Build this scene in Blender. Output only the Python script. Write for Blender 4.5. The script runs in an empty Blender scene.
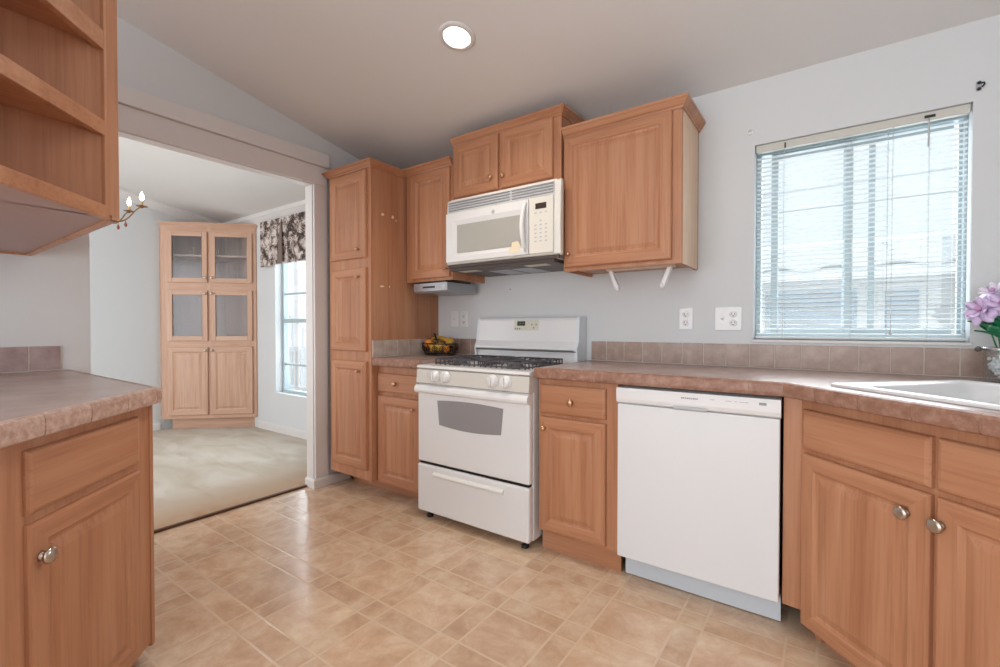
import bpy, bmesh, math, random
from mathutils import Vector, Matrix
R = math.radians
S = bpy.context.scene
COL = S.collection
random.seed(7)

# ------------------------------------------------------------------ camera
cam = bpy.data.objects.new('camera', bpy.data.cameras.new('camera'))
COL.objects.link(cam)
cam.data.sensor_width = 36.0
cam.data.lens = 460.98 / 1000 * 36
cam.data.clip_start = 0.02
cam.location = (0, 0, 1.11)
cam.rotation_euler = (math.pi / 2 - 0.014782, 0, 0.6196)
S.camera = cam

# ------------------------------------------------------------------ world, exposure
W = bpy.data.worlds.new('daylight'); S.world = W
W.use_nodes = True
wn = W.node_tree.nodes; wl = W.node_tree.links
bg = wn['Background']
tc = wn.new('ShaderNodeTexCoord'); sp = wn.new('ShaderNodeSeparateXYZ'); rp = wn.new('ShaderNodeValToRGB')
wl.new(tc.outputs['Generated'], sp.inputs[0]); wl.new(sp.outputs['Z'], rp.inputs[0])
rp.color_ramp.elements[0].position = 0.0; rp.color_ramp.elements[0].color = (0.80, 0.80, 0.80, 1)
rp.color_ramp.elements[1].position = 0.45; rp.color_ramp.elements[1].color = (0.90, 0.95, 1.0, 1)
wl.new(rp.outputs[0], bg.inputs['Color'])
bg.inputs['Strength'].default_value = 1.5
S.view_settings.view_transform = 'Standard'
S.view_settings.look = 'None'
S.view_settings.exposure = 0.12
S.view_settings.gamma = 1.0
S.view_settings.use_curve_mapping = False

def area(name, loc, rot, sx, sy, power, color):
    l = bpy.data.lights.new(name, 'AREA'); l.shape = 'RECTANGLE'; l.size = sx; l.size_y = sy
    l.energy = power; l.color = color
    o = bpy.data.objects.new(name, l); COL.objects.link(o); o.location = loc; o.rotation_euler = rot
    return o
# unseen fill lamps added behind the camera, kitchen and dining; then daylight at the windows
area('living_room_fill', (-0.8, -2.55, 1.35), (R(114), 0, 0), 4.0, 2.2, 68, (0.93, 0.97, 1.0))
area('dining_room_fill', (-4.4, -2.5, 1.35), (R(98), 0, 0), 2.4, 2.0, 58, (0.97, 0.99, 1.0))
area('kitchen_window_daylight', (0.075, 2.80, 1.55), (R(-90), 0, 0), 0.8, 0.95, 9, (0.88, 0.95, 1.0))
area('kitchen_window_skylight', (0.075, 2.535, 1.50), (R(-82), 0, 0), 0.72, 0.90, 6, (0.90, 0.96, 1.0)).data.spread = R(115)
area('dining_window_daylight', (-4.2, 2.80, 1.2), (R(-90), 0, 0), 1.0, 1.5, 20, (0.92, 0.97, 1.0))

# ------------------------------------------------------------------ materials
def new_mat(name):
    m = bpy.data.materials.new(name); m.use_nodes = True
    return m, m.node_tree.nodes, m.node_tree.links, m.node_tree.nodes['Principled BSDF']
def rgb(r, g, b):
    f = lambda c: ((c / 255 + 0.055) / 1.055) ** 2.4 if c > 10 else c / 255 / 12.92
    return (f(r), f(g), f(b), 1)
def plain(name, col, rough=0.5, metal=0.0, spec=0.5, noise=0.04, nscale=6, bump=0.0, bscale=200):
    m, n, l, p = new_mat(name)
    t = n.new('ShaderNodeTexCoord'); z = n.new('ShaderNodeTexNoise')
    z.inputs['Scale'].default_value = nscale; z.inputs['Detail'].default_value = 3
    l.new(t.outputs['Object'], z.inputs['Vector'])
    mx = n.new('ShaderNodeMix'); mx.data_type = 'RGBA'
    mx.inputs['A'].default_value = tuple(c * (1 - noise) for c in col[:3]) + (1,)
    mx.inputs['B'].default_value = tuple(min(1, c * (1 + noise)) for c in col[:3]) + (1,)
    l.new(z.outputs['Fac'], mx.inputs['Factor']); l.new(mx.outputs['Result'], p.inputs['Base Color'])
    p.inputs['Roughness'].default_value = rough; p.inputs['Metallic'].default_value = metal
    p.inputs['Specular IOR Level'].default_value = spec
    if bump:
        z2 = n.new('ShaderNodeTexNoise'); z2.inputs['Scale'].default_value = bscale; z2.inputs['Detail'].default_value = 4
        l.new(t.outputs['Object'], z2.inputs['Vector'])
        b = n.new('ShaderNodeBump'); b.inputs['Strength'].default_value = bump; b.inputs['Distance'].default_value = 0.004
        l.new(z2.outputs['Fac'], b.inputs['Height']); l.new(b.outputs['Normal'], p.inputs['Normal'])
    return m
def wood(name, dark, mid, light, axis='z', rough=0.38):
    m, n, l, p = new_mat(name)
    t = n.new('ShaderNodeTexCoord'); oi = n.new('ShaderNodeObjectInfo')
    mul = n.new('ShaderNodeMath'); mul.operation = 'MULTIPLY'; mul.inputs[1].default_value = 17.0
    l.new(oi.outputs['Random'], mul.inputs[0])
    add = n.new('ShaderNodeVectorMath'); add.operation = 'ADD'
    l.new(t.outputs['Object'], add.inputs[0]); l.new(mul.outputs[0], add.inputs[1])
    mp = n.new('ShaderNodeMapping'); mp2 = n.new('ShaderNodeMapping')
    a = {'x': 0, 'y': 1, 'z': 2}[axis]
    s1 = [17, 17, 17]; s1[a] = 0.9; s2 = [110, 110, 110]; s2[a] = 4.0
    mp.inputs['Scale'].default_value = s1; mp2.inputs['Scale'].default_value = s2
    l.new(add.outputs[0], mp.inputs[0]); l.new(add.outputs[0], mp2.inputs[0])
    z = n.new('ShaderNodeTexNoise'); z.inputs['Scale'].default_value = 1.0; z.inputs['Detail'].default_value = 4
    z.inputs['Distortion'].default_value = 0.5
    z2 = n.new('ShaderNodeTexNoise'); z2.inputs['Scale'].default_value = 1.0; z2.inputs['Detail'].default_value = 2
    l.new(mp.outputs[0], z.inputs['Vector']); l.new(mp2.outputs[0], z2.inputs['Vector'])
    cr = n.new('ShaderNodeValToRGB')
    cr.color_ramp.elements[0].position = 0.28; cr.color_ramp.elements[0].color = dark
    cr.color_ramp.elements[1].position = 0.74; cr.color_ramp.elements[1].color = light
    e = cr.color_ramp.elements.new(0.5); e.color = mid
    l.new(z.outputs['Fac'], cr.inputs[0])
    mx = n.new('ShaderNodeMix'); mx.data_type = 'RGBA'; mx.blend_type = 'MULTIPLY'
    mx.inputs['Factor'].default_value = 1.0
    cr2 = n.new('ShaderNodeValToRGB')
    cr2.color_ramp.elements[0].position = 0.30; cr2.color_ramp.elements[0].color = (0.87, 0.84, 0.82, 1)
    cr2.color_ramp.elements[1].position = 0.52; cr2.color_ramp.elements[1].color = (1, 1, 1, 1)
    l.new(z2.outputs['Fac'], cr2.inputs[0])
    l.new(cr.outputs[0], mx.inputs['A']); l.new(cr2.outputs[0], mx.inputs['B'])
    l.new(mx.outputs['Result'], p.inputs['Base Color'])
    p.inputs['Roughness'].default_value = rough
    p.inputs['Specular IOR Level'].default_value = 0.4
    return m
def glass(name, tint=(0.95, 0.98, 1.0, 1), gloss=0.06, rough=0.0):
    m, n, l, p = new_mat(name); n.remove(p)
    out = n['Material Output']
    tr = n.new('ShaderNodeBsdfTransparent'); tr.inputs[0].default_value = tint
    gl = n.new('ShaderNodeBsdfGlossy'); gl.inputs['Roughness'].default_value = rough
    lw = n.new('ShaderNodeLayerWeight'); lw.inputs[0].default_value = 0.15
    ma = n.new('ShaderNodeMath'); ma.operation = 'ADD'; ma.use_clamp = True; ma.inputs[1].default_value = gloss
    mm = n.new('ShaderNodeMath'); mm.operation = 'MULTIPLY'; mm.inputs[1].default_value = 0.3
    l.new(lw.outputs['Fresnel'], mm.inputs[0]); l.new(mm.outputs[0], ma.inputs[0])
    mx = n.new('ShaderNodeMixShader'); l.new(ma.outputs[0], mx.inputs[0]); l.new(tr.outputs[0], mx.inputs[1]); l.new(gl.outputs[0], mx.inputs[2])
    l.new(mx.outputs[0], out.inputs[0])
    return m
def emit(name, col, strength):
    m, n, l, p = new_mat(name)
    p.inputs['Base Color'].default_value = col
    p.inputs['Emission Color'].default_value = col; p.inputs['Emission Strength'].default_value = strength
    return m
def tile(name, c1, c2, c3, rough=0.3, scale=16):
    m, n, l, p = new_mat(name)
    t = n.new('ShaderNodeTexCoord')
    z = n.new('ShaderNodeTexNoise'); z.inputs['Scale'].default_value = scale; z.inputs['Detail'].default_value = 6; z.inputs['Roughness'].default_value = 0.62
    l.new(t.outputs['Object'], z.inputs['Vector'])
    cr = n.new('ShaderNodeValToRGB')
    cr.color_ramp.elements[0].position = 0.30; cr.color_ramp.elements[0].color = c1
    cr.color_ramp.elements[1].position = 0.72; cr.color_ramp.elements[1].color = c3
    e = cr.color_ramp.elements.new(0.5); e.color = c2
    l.new(z.outputs['Fac'], cr.inputs[0]); l.new(cr.outputs[0], p.inputs['Base Color'])
    p.inputs['Roughness'].default_value = rough
    return m

OD, OM, OL = rgb(172, 117, 85), rgb(184, 130, 97), rgb(195, 144, 111)
M = {}
M['oak'] = wood('oak_upright_grain', OD, OM, OL, 'z')
M['oak_h'] = wood('oak_level_grain', OD, OM, OL, 'x')
M['oak_d'] = wood('oak_deep_grain', OD, OM, OL, 'y')
M['pale_oak'] = wood('pale_oak_grain', rgb(194, 152, 126), rgb(204, 164, 140), rgb(212, 175, 152), 'z')
M['pale_oak_h'] = wood('pale_oak_level_grain', rgb(194, 152, 126), rgb(204, 164, 140), rgb(212, 175, 152), 'x')
M['maple'] = wood('pale_side_panel', rgb(218, 182, 150), rgb(226, 192, 162), rgb(232, 202, 174), 'z')
M['gap'] = plain('dark_gap', (0.012, 0.008, 0.006, 1), 0.9)
M['knob'] = plain('satin_nickel_knob', (0.52, 0.46, 0.40, 1), 0.28, 1.0)
M['bronze'] = plain('satin_bronze_knob', (0.58, 0.36, 0.22, 1), 0.3, 0.9)
M['wall'] = plain('wall_paint', rgb(214, 216, 218), 0.75, noise=0.015, nscale=1.5, bump=0.06, bscale=260)
M['ceil'] = plain('ceiling_paint', rgb(226, 224, 223), 0.8, noise=0.015, nscale=1.5, bump=0.10, bscale=180)
M['trim'] = plain('trim_paint', rgb(222, 218, 217), 0.45, noise=0.01)
M['white'] = plain('white_enamel', rgb(232, 232, 233), 0.22, noise=0.008)
M['dwwhite'] = plain('white_plastic_front', rgb(228, 230, 233), 0.3, noise=0.008)
M['cream'] = plain('cream_plastic', rgb(228, 224, 215), 0.4, noise=0.01)
M['black'] = plain('black_plastic', (0.012, 0.012, 0.013, 1), 0.35)
M['iron'] = plain('cast_iron', (0.07, 0.065, 0.075, 1), 0.5)
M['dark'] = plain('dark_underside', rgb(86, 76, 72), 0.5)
M['grey'] = plain('grey_mark', rgb(150, 152, 158), 0.5)
M['ltgrey'] = plain('light_grey_mark', rgb(186, 188, 192), 0.5)
M['ovenglass'] = plain('oven_glass', rgb(152, 150, 152), 0.12, 0.0, 0.8, noise=0.02)
M['mwglass'] = plain('microwave_screen', rgb(176, 174, 168), 0.25, 0.0, 0.6, noise=0.02)
M['tile'] = tile('backsplash_tile', rgb(148, 124, 112), rgb(164, 140, 128), rgb(182, 160, 148), 0.28, 16)
M['edge'] = tile('counter_edge_tile', rgb(134, 94, 76), rgb(152, 112, 94), rgb(178, 142, 124), 0.36, 34)
M['edge_pale'] = tile('speckled_edge_tile', rgb(170, 134, 118), rgb(192, 160, 146), rgb(218, 196, 184), 0.38, 50)
M['counter'] = tile('counter_top_laminate', rgb(156, 132, 124), rgb(168, 146, 138), rgb(180, 160, 152), 0.27, 5)
M['edge_grout'] = plain('edge_grout', rgb(160, 128, 110), 0.8)
M['grout'] = plain('grout', rgb(206, 196, 186), 0.8)
M['chrome'] = plain('brushed_metal', (0.55, 0.56, 0.58, 1), 0.3, 1.0)
M['steel'] = plain('grey_metal', rgb(168, 170, 176), 0.35, 0.5)
M['glass'] = glass('window_glass')
M['reeded'] = glass('reeded_cabinet_glass', (0.86, 0.88, 0.91, 1), 0.05, 0.14)
M['vaseglass'] = glass('vase_glass', (0.97, 0.985, 0.99, 1), 0.12, 0.02)
M['vinyl'] = plain('vinyl_sash', rgb(178, 192, 196), 0.4, noise=0.01)
M['slat'] = plain('blind_slat', rgb(218, 222, 222), 0.45, noise=0.01)
M['cord'] = plain('blind_cord', rgb(196, 198, 196), 0.7)
M['lens'] = emit('lamp_lens', (1.0, 0.95, 0.86, 1), 9.0)
M['flame'] = emit('candle_bulb_glow', (1.0, 0.86, 0.62, 1), 14.0)
M['brass'] = plain('antique_brass', (0.30, 0.16, 0.07, 1), 0.35, 0.8)
M['mauve'] = plain('mauve_grey_laminate', rgb(170, 140, 132), .45)
M['chip'] = plain('bare_paint_chip', rgb(236, 214, 190), 0.7)

# floor vinyl: grid of large squares with bands of small tiles between
def floor_mat():
    m, n, l, p = new_mat('vinyl_tile_pattern')
    t = n.new('ShaderNodeTexCoord'); s = n.new('ShaderNodeSeparateXYZ'); l.new(t.outputs['Object'], s.inputs[0])
    def math_(op, a, b=None, c=None):
        k = n.new('ShaderNodeMath'); k.operation = op
        for i, v in enumerate((a, b, c)):
            if v is None: continue
            if isinstance(v, (int, float)): k.inputs[i].default_value = v
            else: l.new(v, k.inputs[i])
        return k.outputs[0]
    ids = []; lines = []
    for sock, o0, per, band in ((s.outputs[0], -1.143 + 0.343 * 40, 0.343, 0.090), (s.outputs[1], 1.455 + 0.330 * 40, 0.330, 0.097)):
        q = math_('ADD', math_('MULTIPLY', sock, 1.0), 0.343 * 80 - o0 if per == 0.343 else 0.330 * 80 - o0)
        dv = math_('DIVIDE', q, per); fl = math_('FLOOR', dv)
        fr = math_('MULTIPLY', math_('SUBTRACT', dv, fl), per)          # 0..per
        isb = math_('LESS_THAN', fr, band)
        ids.append(math_('ADD', math_('MULTIPLY', fl, 2.0), isb))
        d1 = math_('MINIMUM', fr, math_('SUBTRACT', per, fr))
        d2 = math_('ABSOLUTE', math_('SUBTRACT', fr, band))
        lines.append(math_('MINIMUM', d1, d2))
    d = math_('MINIMUM', lines[0], lines[1])
    mr = n.new('ShaderNodeMapRange'); mr.inputs['From Min'].default_value = 0.0018; mr.inputs['From Max'].default_value = 0.0062
    l.new(d, mr.inputs['Value'])                                         # 0 on the joint, 1 inside a tile
    cb = n.new('ShaderNodeCombineXYZ'); l.new(ids[0], cb.inputs[0]); l.new(ids[1], cb.inputs[1])
    wn_ = n.new('ShaderNodeTexWhiteNoise'); wn_.noise_dimensions = '3D'; l.new(cb.outputs[0], wn_.inputs['Vector'])
    off = n.new('ShaderNodeVectorMath'); off.operation = 'MULTIPLY_ADD'
    l.new(wn_.outputs['Color'], off.inputs[0]); off.inputs[1].default_value = (30, 30, 30); l.new(t.outputs['Object'], off.inputs[2])
    z = n.new('ShaderNodeTexNoise'); z.inputs['Scale'].default_value = 7.0; z.inputs['Detail'].default_value = 8; z.inputs['Roughness'].default_value = 0.68; z.inputs['Distortion'].default_value = 0.35
    l.new(off.outputs[0], z.inputs['Vector'])
    cr = n.new('ShaderNodeValToRGB'); el = cr.color_ramp.elements
    el[0].position = 0.25; el[0].color = rgb(190, 158, 130)
    el[1].position = 0.72; el[1].color = rgb(232, 214, 188)
    e = el.new(0.46); e.color = rgb(211, 179, 151)
    l.new(z.outputs['Fac'], cr.inputs[0])
    tint = n.new('ShaderNodeMix'); tint.data_type = 'RGBA'; tint.blend_type = 'MULTIPLY'; tint.inputs['Factor'].default_value = 1
    rr = n.new('ShaderNodeValToRGB'); rr.color_ramp.elements[0].color = (0.92, 0.90, 0.89, 1); rr.color_ramp.elements[1].color = (1.04, 1.03, 1.02, 1)
    l.new(wn_.outputs['Value'], rr.inputs[0]); l.new(cr.outputs[0], tint.inputs['A']); l.new(rr.outputs[0], tint.inputs['B'])
    mx = n.new('ShaderNodeMix'); mx.data_type = 'RGBA'; mx.inputs['A'].default_value = rgb(220, 196, 168)
    l.new(mr.outputs[0], mx.inputs['Factor']); l.new(tint.outputs['Result'], mx.inputs['B'])
    l.new(mx.outputs['Result'], p.inputs['Base Color'])
    p.inputs['Roughness'].default_value = 0.16; p.inputs['Specular IOR Level'].default_value = 0.5
    b = n.new('ShaderNodeBump'); b.inputs['Strength'].default_value = 0.25; b.inputs['Distance'].default_value = 0.002
    l.new(mr.outputs[0], b.inputs['Height']); l.new(b.outputs['Normal'], p.inputs['Normal'])
    return m
M['vinylfloor'] = floor_mat()
def carpet_mat():
    m, n, l, p = new_mat('beige_carpet')
    t = n.new('ShaderNodeTexCoord')
    mp = n.new('ShaderNodeMapping'); mp.inputs['Scale'].default_value = (1.0, 2.4, 1); mp.inputs['Rotation'].default_value = (0, 0, 0.5)
    l.new(t.outputs['Object'], mp.inputs[0])
    z = n.new('ShaderNodeTexNoise'); z.inputs['Scale'].default_value = 2.2; z.inputs['Detail'].default_value = 6; z.inputs['Distortion'].default_value = 0.7
    l.new(mp.outputs[0], z.inputs['Vector'])
    f = n.new('ShaderNodeTexNoise'); f.inputs['Scale'].default_value = 240; f.inputs['Detail'].default_value = 2
    l.new(t.outputs['Object'], f.inputs['Vector'])
    cr = n.new('ShaderNodeValToRGB'); cr.color_ramp.elements[0].position = 0.3; cr.color_ramp.elements[0].color = rgb(196, 182, 164)
    cr.color_ramp.elements[1].position = 0.66; cr.color_ramp.elements[1].color = rgb(216, 207, 194)
    l.new(z.outputs['Fac'], cr.inputs[0])
    # pile turns tan towards the kitchen edge
    s = n.new('ShaderNodeSeparateXYZ'); l.new(t.outputs['Object'], s.inputs[0])
    mr = n.new('ShaderNodeMapRange'); mr.inputs['From Min'].default_value = -3.50; mr.inputs['From Max'].default_value = -2.95; mr.inputs['To Max'].default_value = 1.7
    l.new(s.outputs[0], mr.inputs['Value'])
    mm = n.new('ShaderNodeMath'); mm.operation = 'MULTIPLY'; mm.use_clamp = True; l.new(mr.outputs[0], mm.inputs[0]); l.new(z.outputs['Fac'], mm.inputs[1])
    mx = n.new('ShaderNodeMix'); mx.data_type = 'RGBA'; l.new(mm.outputs[0], mx.inputs['Factor'])
    l.new(cr.outputs[0], mx.inputs['A']); mx.inputs['B'].default_value = rgb(186, 150, 118)
    l.new(mx.outputs['Result'], p.inputs['Base Color'])
    p.inputs['Roughness'].default_value = 0.95; p.inputs['Specular IOR Level'].default_value = 0.1
    b = n.new('ShaderNodeBump'); b.inputs['Strength'].default_value = 0.6; b.inputs['Distance'].default_value = 0.006
    l.new(f.outputs['Fac'], b.inputs['Height']); l.new(b.outputs['Normal'], p.inputs['Normal'])
    return m
M['carpet'] = carpet_mat()
def floral_mat():
    m, n, l, p = new_mat('floral_print_fabric')
    t = n.new('ShaderNodeTexCoord')
    z = n.new('ShaderNodeTexNoise'); z.inputs['Scale'].default_value = 9; z.inputs['Detail'].default_value = 3; z.inputs['Distortion'].default_value = 1.6
    l.new(t.outputs['Object'], z.inputs['Vector'])
    v = n.new('ShaderNodeTexVoronoi'); v.inputs['Scale'].default_value = 8; l.new(z.outputs['Color'], v.inputs['Vector'])
    v2 = n.new('ShaderNodeTexVoronoi'); v2.inputs['Scale'].default_value = 11; l.new(t.outputs['Object'], v2.inputs['Vector'])
    cr = n.new('ShaderNodeValToRGB'); cr.color_ramp.interpolation = 'EASE'; el = cr.color_ramp.elements
    el[0].position = 0.46; el[0].color = rgb(214, 204, 198)
    el[1].position = 0.76; el[1].color = rgb(62, 52, 50)
    e = el.new(0.60); e.color = rgb(156, 138, 130)
    ad = n.new('ShaderNodeMath'); ad.operation = 'ADD'
    sc = n.new('ShaderNodeMath'); sc.operation = 'MULTIPLY'; sc.inputs[1].default_value = 0.55; l.new(v.outputs['Distance'], sc.inputs[0])
    sc2 = n.new('ShaderNodeMath'); sc2.operation = 'MULTIPLY'; sc2.inputs[1].default_value = 0.62; l.new(v2.outputs['Distance'], sc2.inputs[0])
    l.new(sc.outputs[0], ad.inputs[0]); l.new(sc2.outputs[0], ad.inputs[1])
    l.new(ad.outputs[0], cr.inputs[0]); l.new(cr.outputs[0], p.inputs['Base Color'])
    p.inputs['Roughness'].default_value = 0.9
    return m
M['floral'] = floral_mat()
M['taupe'] = plain('taupe_fabric', rgb(128, 112, 106), 0.9)

# ------------------------------------------------------------------ mesh helpers
class MB:
    def __init__(self): self.bm = bmesh.new()
    def _f(self, vs, mi=0, sm=False):
        try: f = self.bm.faces.new(vs)
        except ValueError: return None
        f.material_index = mi; f.smooth = sm
        return f
    def box(self, x0, x1, y0, y1, z0, z1, mi=0, bev=0.0, seg=2):
        v = [self.bm.verts.new((x, y, z)) for x in (x0, x1) for y in (y0, y1) for z in (z0, z1)]
        fs = [self._f([v[i] for i in q], mi) for q in ((0, 1, 3, 2), (4, 6, 7, 5), (0, 4, 5, 1), (2, 3, 7, 6), (0, 2, 6, 4), (1, 5, 7, 3))]
        if bev:
            es = list({e for f in fs for e in f.edges})
            bmesh.ops.bevel(self.bm, geom=es, offset=bev, segments=seg, profile=0.5, affect='EDGES', clamp_overlap=True)
        return self
    def hexa(self, pts, mi=0):            # 8 corners: bottom ring 4, top ring 4
        v = [self.bm.verts.new(p) for p in pts]
        for q in ((3, 2, 1, 0), (4, 5, 6, 7), (0, 1, 5, 4), (1, 2, 6, 5), (2, 3, 7, 6), (3, 0, 4, 7)):
            self._f([v[i] for i in q], mi)
        return self
    def prism(self, poly, z0, z1, mi=0, bev=0.0):
        a = [self.bm.verts.new((p[0], p[1], z0)) for p in poly]; b = [self.bm.verts.new((p[0], p[1], z1)) for p in poly]
        n = len(poly); fs = [self._f(a[::-1], mi), self._f(b, mi)]
        for i in range(n): fs.append(self._f([a[i], a[(i + 1) % n], b[(i + 1) % n], b[i]], mi))
        if bev:
            bmesh.ops.bevel(self.bm, geom=list({e for f in fs for e in f.edges}), offset=bev, segments=2, profile=0.5, affect='EDGES', clamp_overlap=True)
        return self
    def rings(self, rs, mi=0, cap0=True, cap1=True, sm=False):
        rows = [[self.bm.verts.new(p) for p in r] for r in rs]
        n = len(rows[0])
        for a, b in zip(rows, rows[1:]):
            for i in range(n): self._f([a[i], a[(i + 1) % n], b[(i + 1) % n], b[i]], mi, sm)
        if cap0: self._f(rows[0][::-1], mi)
        if cap1: self._f(rows[-1], mi)
        return self
    def lathe(self, prof, c, axis=(0, 0, 1), n=24, mi=0, cap0=True, cap1=True, sx=1.0):
        ax = Vector(axis).normalized()
        u = ax.orthogonal().normalized() if abs(ax.z) < 0.99 else Vector((1, 0, 0))
        w = ax.cross(u); c = Vector(c)
        rs = [[c + ax * h + (u * math.cos(2 * math.pi * i / n) * sx + w * math.sin(2 * math.pi * i / n)) * max(r, 1e-5) for i in range(n)] for r, h in prof]
        return self.rings(rs, mi, cap0, cap1, True)
    def tube(self, pts, r, n=8, mi=0, closed=False):
        pts = [Vector(p) for p in pts]; rs = []; prev = None
        N = len(pts)
        for i, p in enumerate(pts):
            if closed: d = (pts[(i + 1) % N] - pts[i - 1])
            else: d = (pts[min(i + 1, N - 1)] - pts[max(i - 1, 0)])
            d.normalize()
            u = (prev - d * prev.dot(d)) if prev is not None else d.orthogonal()
            if u.length < 1e-6: u = d.orthogonal()
            u.normalize(); prev = u; w = d.cross(u)
            rr = r[i] if isinstance(r, (list, tuple)) else r
            rs.append([p + (u * math.cos(2 * math.pi * k / n) + w * math.sin(2 * math.pi * k / n)) * rr for k in range(n)])
        if closed: rs.append(rs[0]); return self.rings(rs, mi, False, False, True)
        return self.rings(rs, mi, True, True, True)
    def ball(self, c, r, n=14, mi=0, sz=1.0):
        m = 9
        return self.lathe([(r * math.sin(math.pi * k / m), -r * sz * math.cos(math.pi * k / m)) for k in range(m + 1)], c, (0, 0, 1), n, mi)
    def sweep(self, path, prof, mi=0, closed=False, z=0.0):
        # path: 2-D points, outward side to the right of travel; prof: (outward, z)
        P = [Vector(p) for p in path]; N = len(P)
        def off(i, o):
            def nrm(a, b): d = (b - a).normalized(); return Vector((d.y, -d.x))
            if not closed and i == 0: return P[0] + nrm(P[0], P[1]) * o
            if not closed and i == N - 1: return P[-1] + nrm(P[-2], P[-1]) * o
            n1 = nrm(P[i - 1], P[i]); n2 = nrm(P[i], P[(i + 1) % N])
            b = (n1 + n2).normalized(); return P[i] + b * (o / max(0.2, b.dot(n1)))
        rs = []
        for i in range(N):
            rs.append([Vector((off(i, o).x, off(i, o).y, z + h)) for o, h in prof])
        if closed: rs.append(rs[0])
        return self.rings(rs, mi, not closed, not closed)
    def transform(self, mat):
        bmesh.ops.transform(self.bm, matrix=mat, verts=self.bm.verts); return self
    def build(self, name, mats, parent=None, local=False):
        me = bpy.data.meshes.new(name)
        if parent is not None and not local:
            root = parent
            while root.parent: root = root.parent
            bmesh.ops.translate(self.bm, vec=-root.location, verts=self.bm.verts)
        bmesh.ops.recalc_face_normals(self.bm, faces=self.bm.faces)
        self.bm.to_mesh(me); self.bm.free()
        for m in (mats if isinstance(mats, (list, tuple)) else [mats]): me.materials.append(M[m] if isinstance(m, str) else m)
        o = bpy.data.objects.new(name, me); COL.objects.link(o)
        if parent is not None: o.parent = parent
        return o
def tag(o, label=None, cat=None, group=None, kind=None):
    if label: o['label'] = label
    if cat: o['category'] = cat
    if group: o['group'] = group
    if kind: o['kind'] = kind
    return o
def thing(name, label, cat, loc=(0, 0, 0), rz=0.0, group=None):
    o = bpy.data.objects.new(name, None); COL.objects.link(o); o.empty_display_size = 0.05
    o.location = loc; o.rotation_euler = (0, 0, rz)
    return tag(o, label, cat, group)
def struct(mb, name, mats): return tag(mb.build(name, mats), kind='structure')
def copy_tree(o, parent=None):
    c = o.copy(); COL.objects.link(c); c.parent = parent
    for ch in [x for x in bpy.data.objects if x.parent == o]: copy_tree(ch, c)
    return c

# cabinet pieces; front looks towards local -y
def door_mesh(x0, x1, z0, z1, y, th=0.02, fw=0.056):
    mb = MB(); prof = [(0, 0), (0, -th + 0.006), (0.003, -th + 0.002), (0.007, -th), (fw - 0.006, -th), (fw, -th + 0.005), (fw + 0.009, -th + 0.0075), (fw + 0.030, -th + 0.001), (fw + 0.036, -th)]
    rows = [[mb.bm.verts.new(p) for p in ((x0 + i, y + d, z0 + i), (x1 - i, y + d, z0 + i), (x1 - i, y + d, z1 - i), (x0 + i, y + d, z1 - i))] for i, d in prof]
    mb._f(rows[0][::-1], 0)
    for k, (a, b) in enumerate(zip(rows, rows[1:])):
        for i in range(4): mb._f([a[i], a[(i + 1) % 4], b[(i + 1) % 4], b[i]], 1 if i in (0, 2) and k < 5 else 0)
    mb._f(rows[-1], 0)
    return mb
def drawer_mesh(x0, x1, z0, z1, y, th=0.02):
    mb = MB(); prof = [(0, 0), (0, -th + 0.008), (0.004, -th + 0.003), (0.012, -th)]
    mb.rings([[(x0 + i, y + d, z0 + i), (x1 - i, y + d, z0 + i), (x1 - i, y + d, z1 - i), (x0 + i, y + d, z1 - i)] for i, d in prof], 0)
    return mb
def knob_mesh(x, z, y, r=0.016):
    return MB().lathe([(r * .62, 0), (r * .45, .003), (r * .36, .008), (r * .42, .012), (r * .95, .016), (r, .019), (r * .9, .023), (r * .5, .0255), (0, .026)], (x, y, z), (0, -1, 0), 18)
def door(par, x0, x1, z0, z1, y, kx=None, kz=None, km='bronze', mats=('oak', 'oak_h'), local=False, kr=0.016, th=0.02):
    d = door_mesh(x0, x1, z0, z1, y, th).build('door', list(mats), par, local)
    if kx is not None: knob_mesh(kx, kz, y - th, kr).build('knob', km, d, local)
    return d
def drawer(par, x0, x1, z0, z1, y, kx=None, kz=None, km='bronze', mat='oak_h', local=False, name='drawer', th=0.02):
    d = drawer_mesh(x0, x1, z0, z1, y, th).build(name, mat, par, local)
    if kx is not None: knob_mesh(kx, kz, y - 0.02).build('knob', km, d, local)
    return d
CROWN = [(0, 0), (0.006, 0), (0.010, 0.010), (0.016, 0.014), (0.030, 0.034), (0.036, 0.038), (0.036, 0.050), (0, 0.050)]

# ------------------------------------------------------------------ room shell
YW, XL, XF, XR, YB = 2.55, -2.88, -5.78, 1.145, -2.6
def ZC(y): return 2.30 + 0.195 * (YW - y)
def wallbox(mb, x0, x1, y0, y1, z0=0.0, z1=None):
    t = lambda y: (ZC(y) + 0.02) if z1 is None else z1
    mb.hexa([(x0, y0, z0), (x1, y0, z0), (x1, y1, z0), (x0, y1, z0), (x0, y0, t(y0)), (x1, y0, t(y0)), (x1, y1, t(y1)), (x0, y1, t(y1))])
struct(MB().box(-2.94, XR + .14, YB, YW + .14, -0.06, 0.0), 'floor', 'vinylfloor')
struct(MB().box(XF - .14, -2.945, YB, YW + .14, -0.06, 0.014), 'floor_dining', 'carpet')
struct(MB().box(-2.956, -2.934, 0.66, 1.83, 0.0, 0.0145, bev=0.004), 'trim_1', plain('dark_threshold_strip', rgb(92, 62, 44), 0.5))
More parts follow.
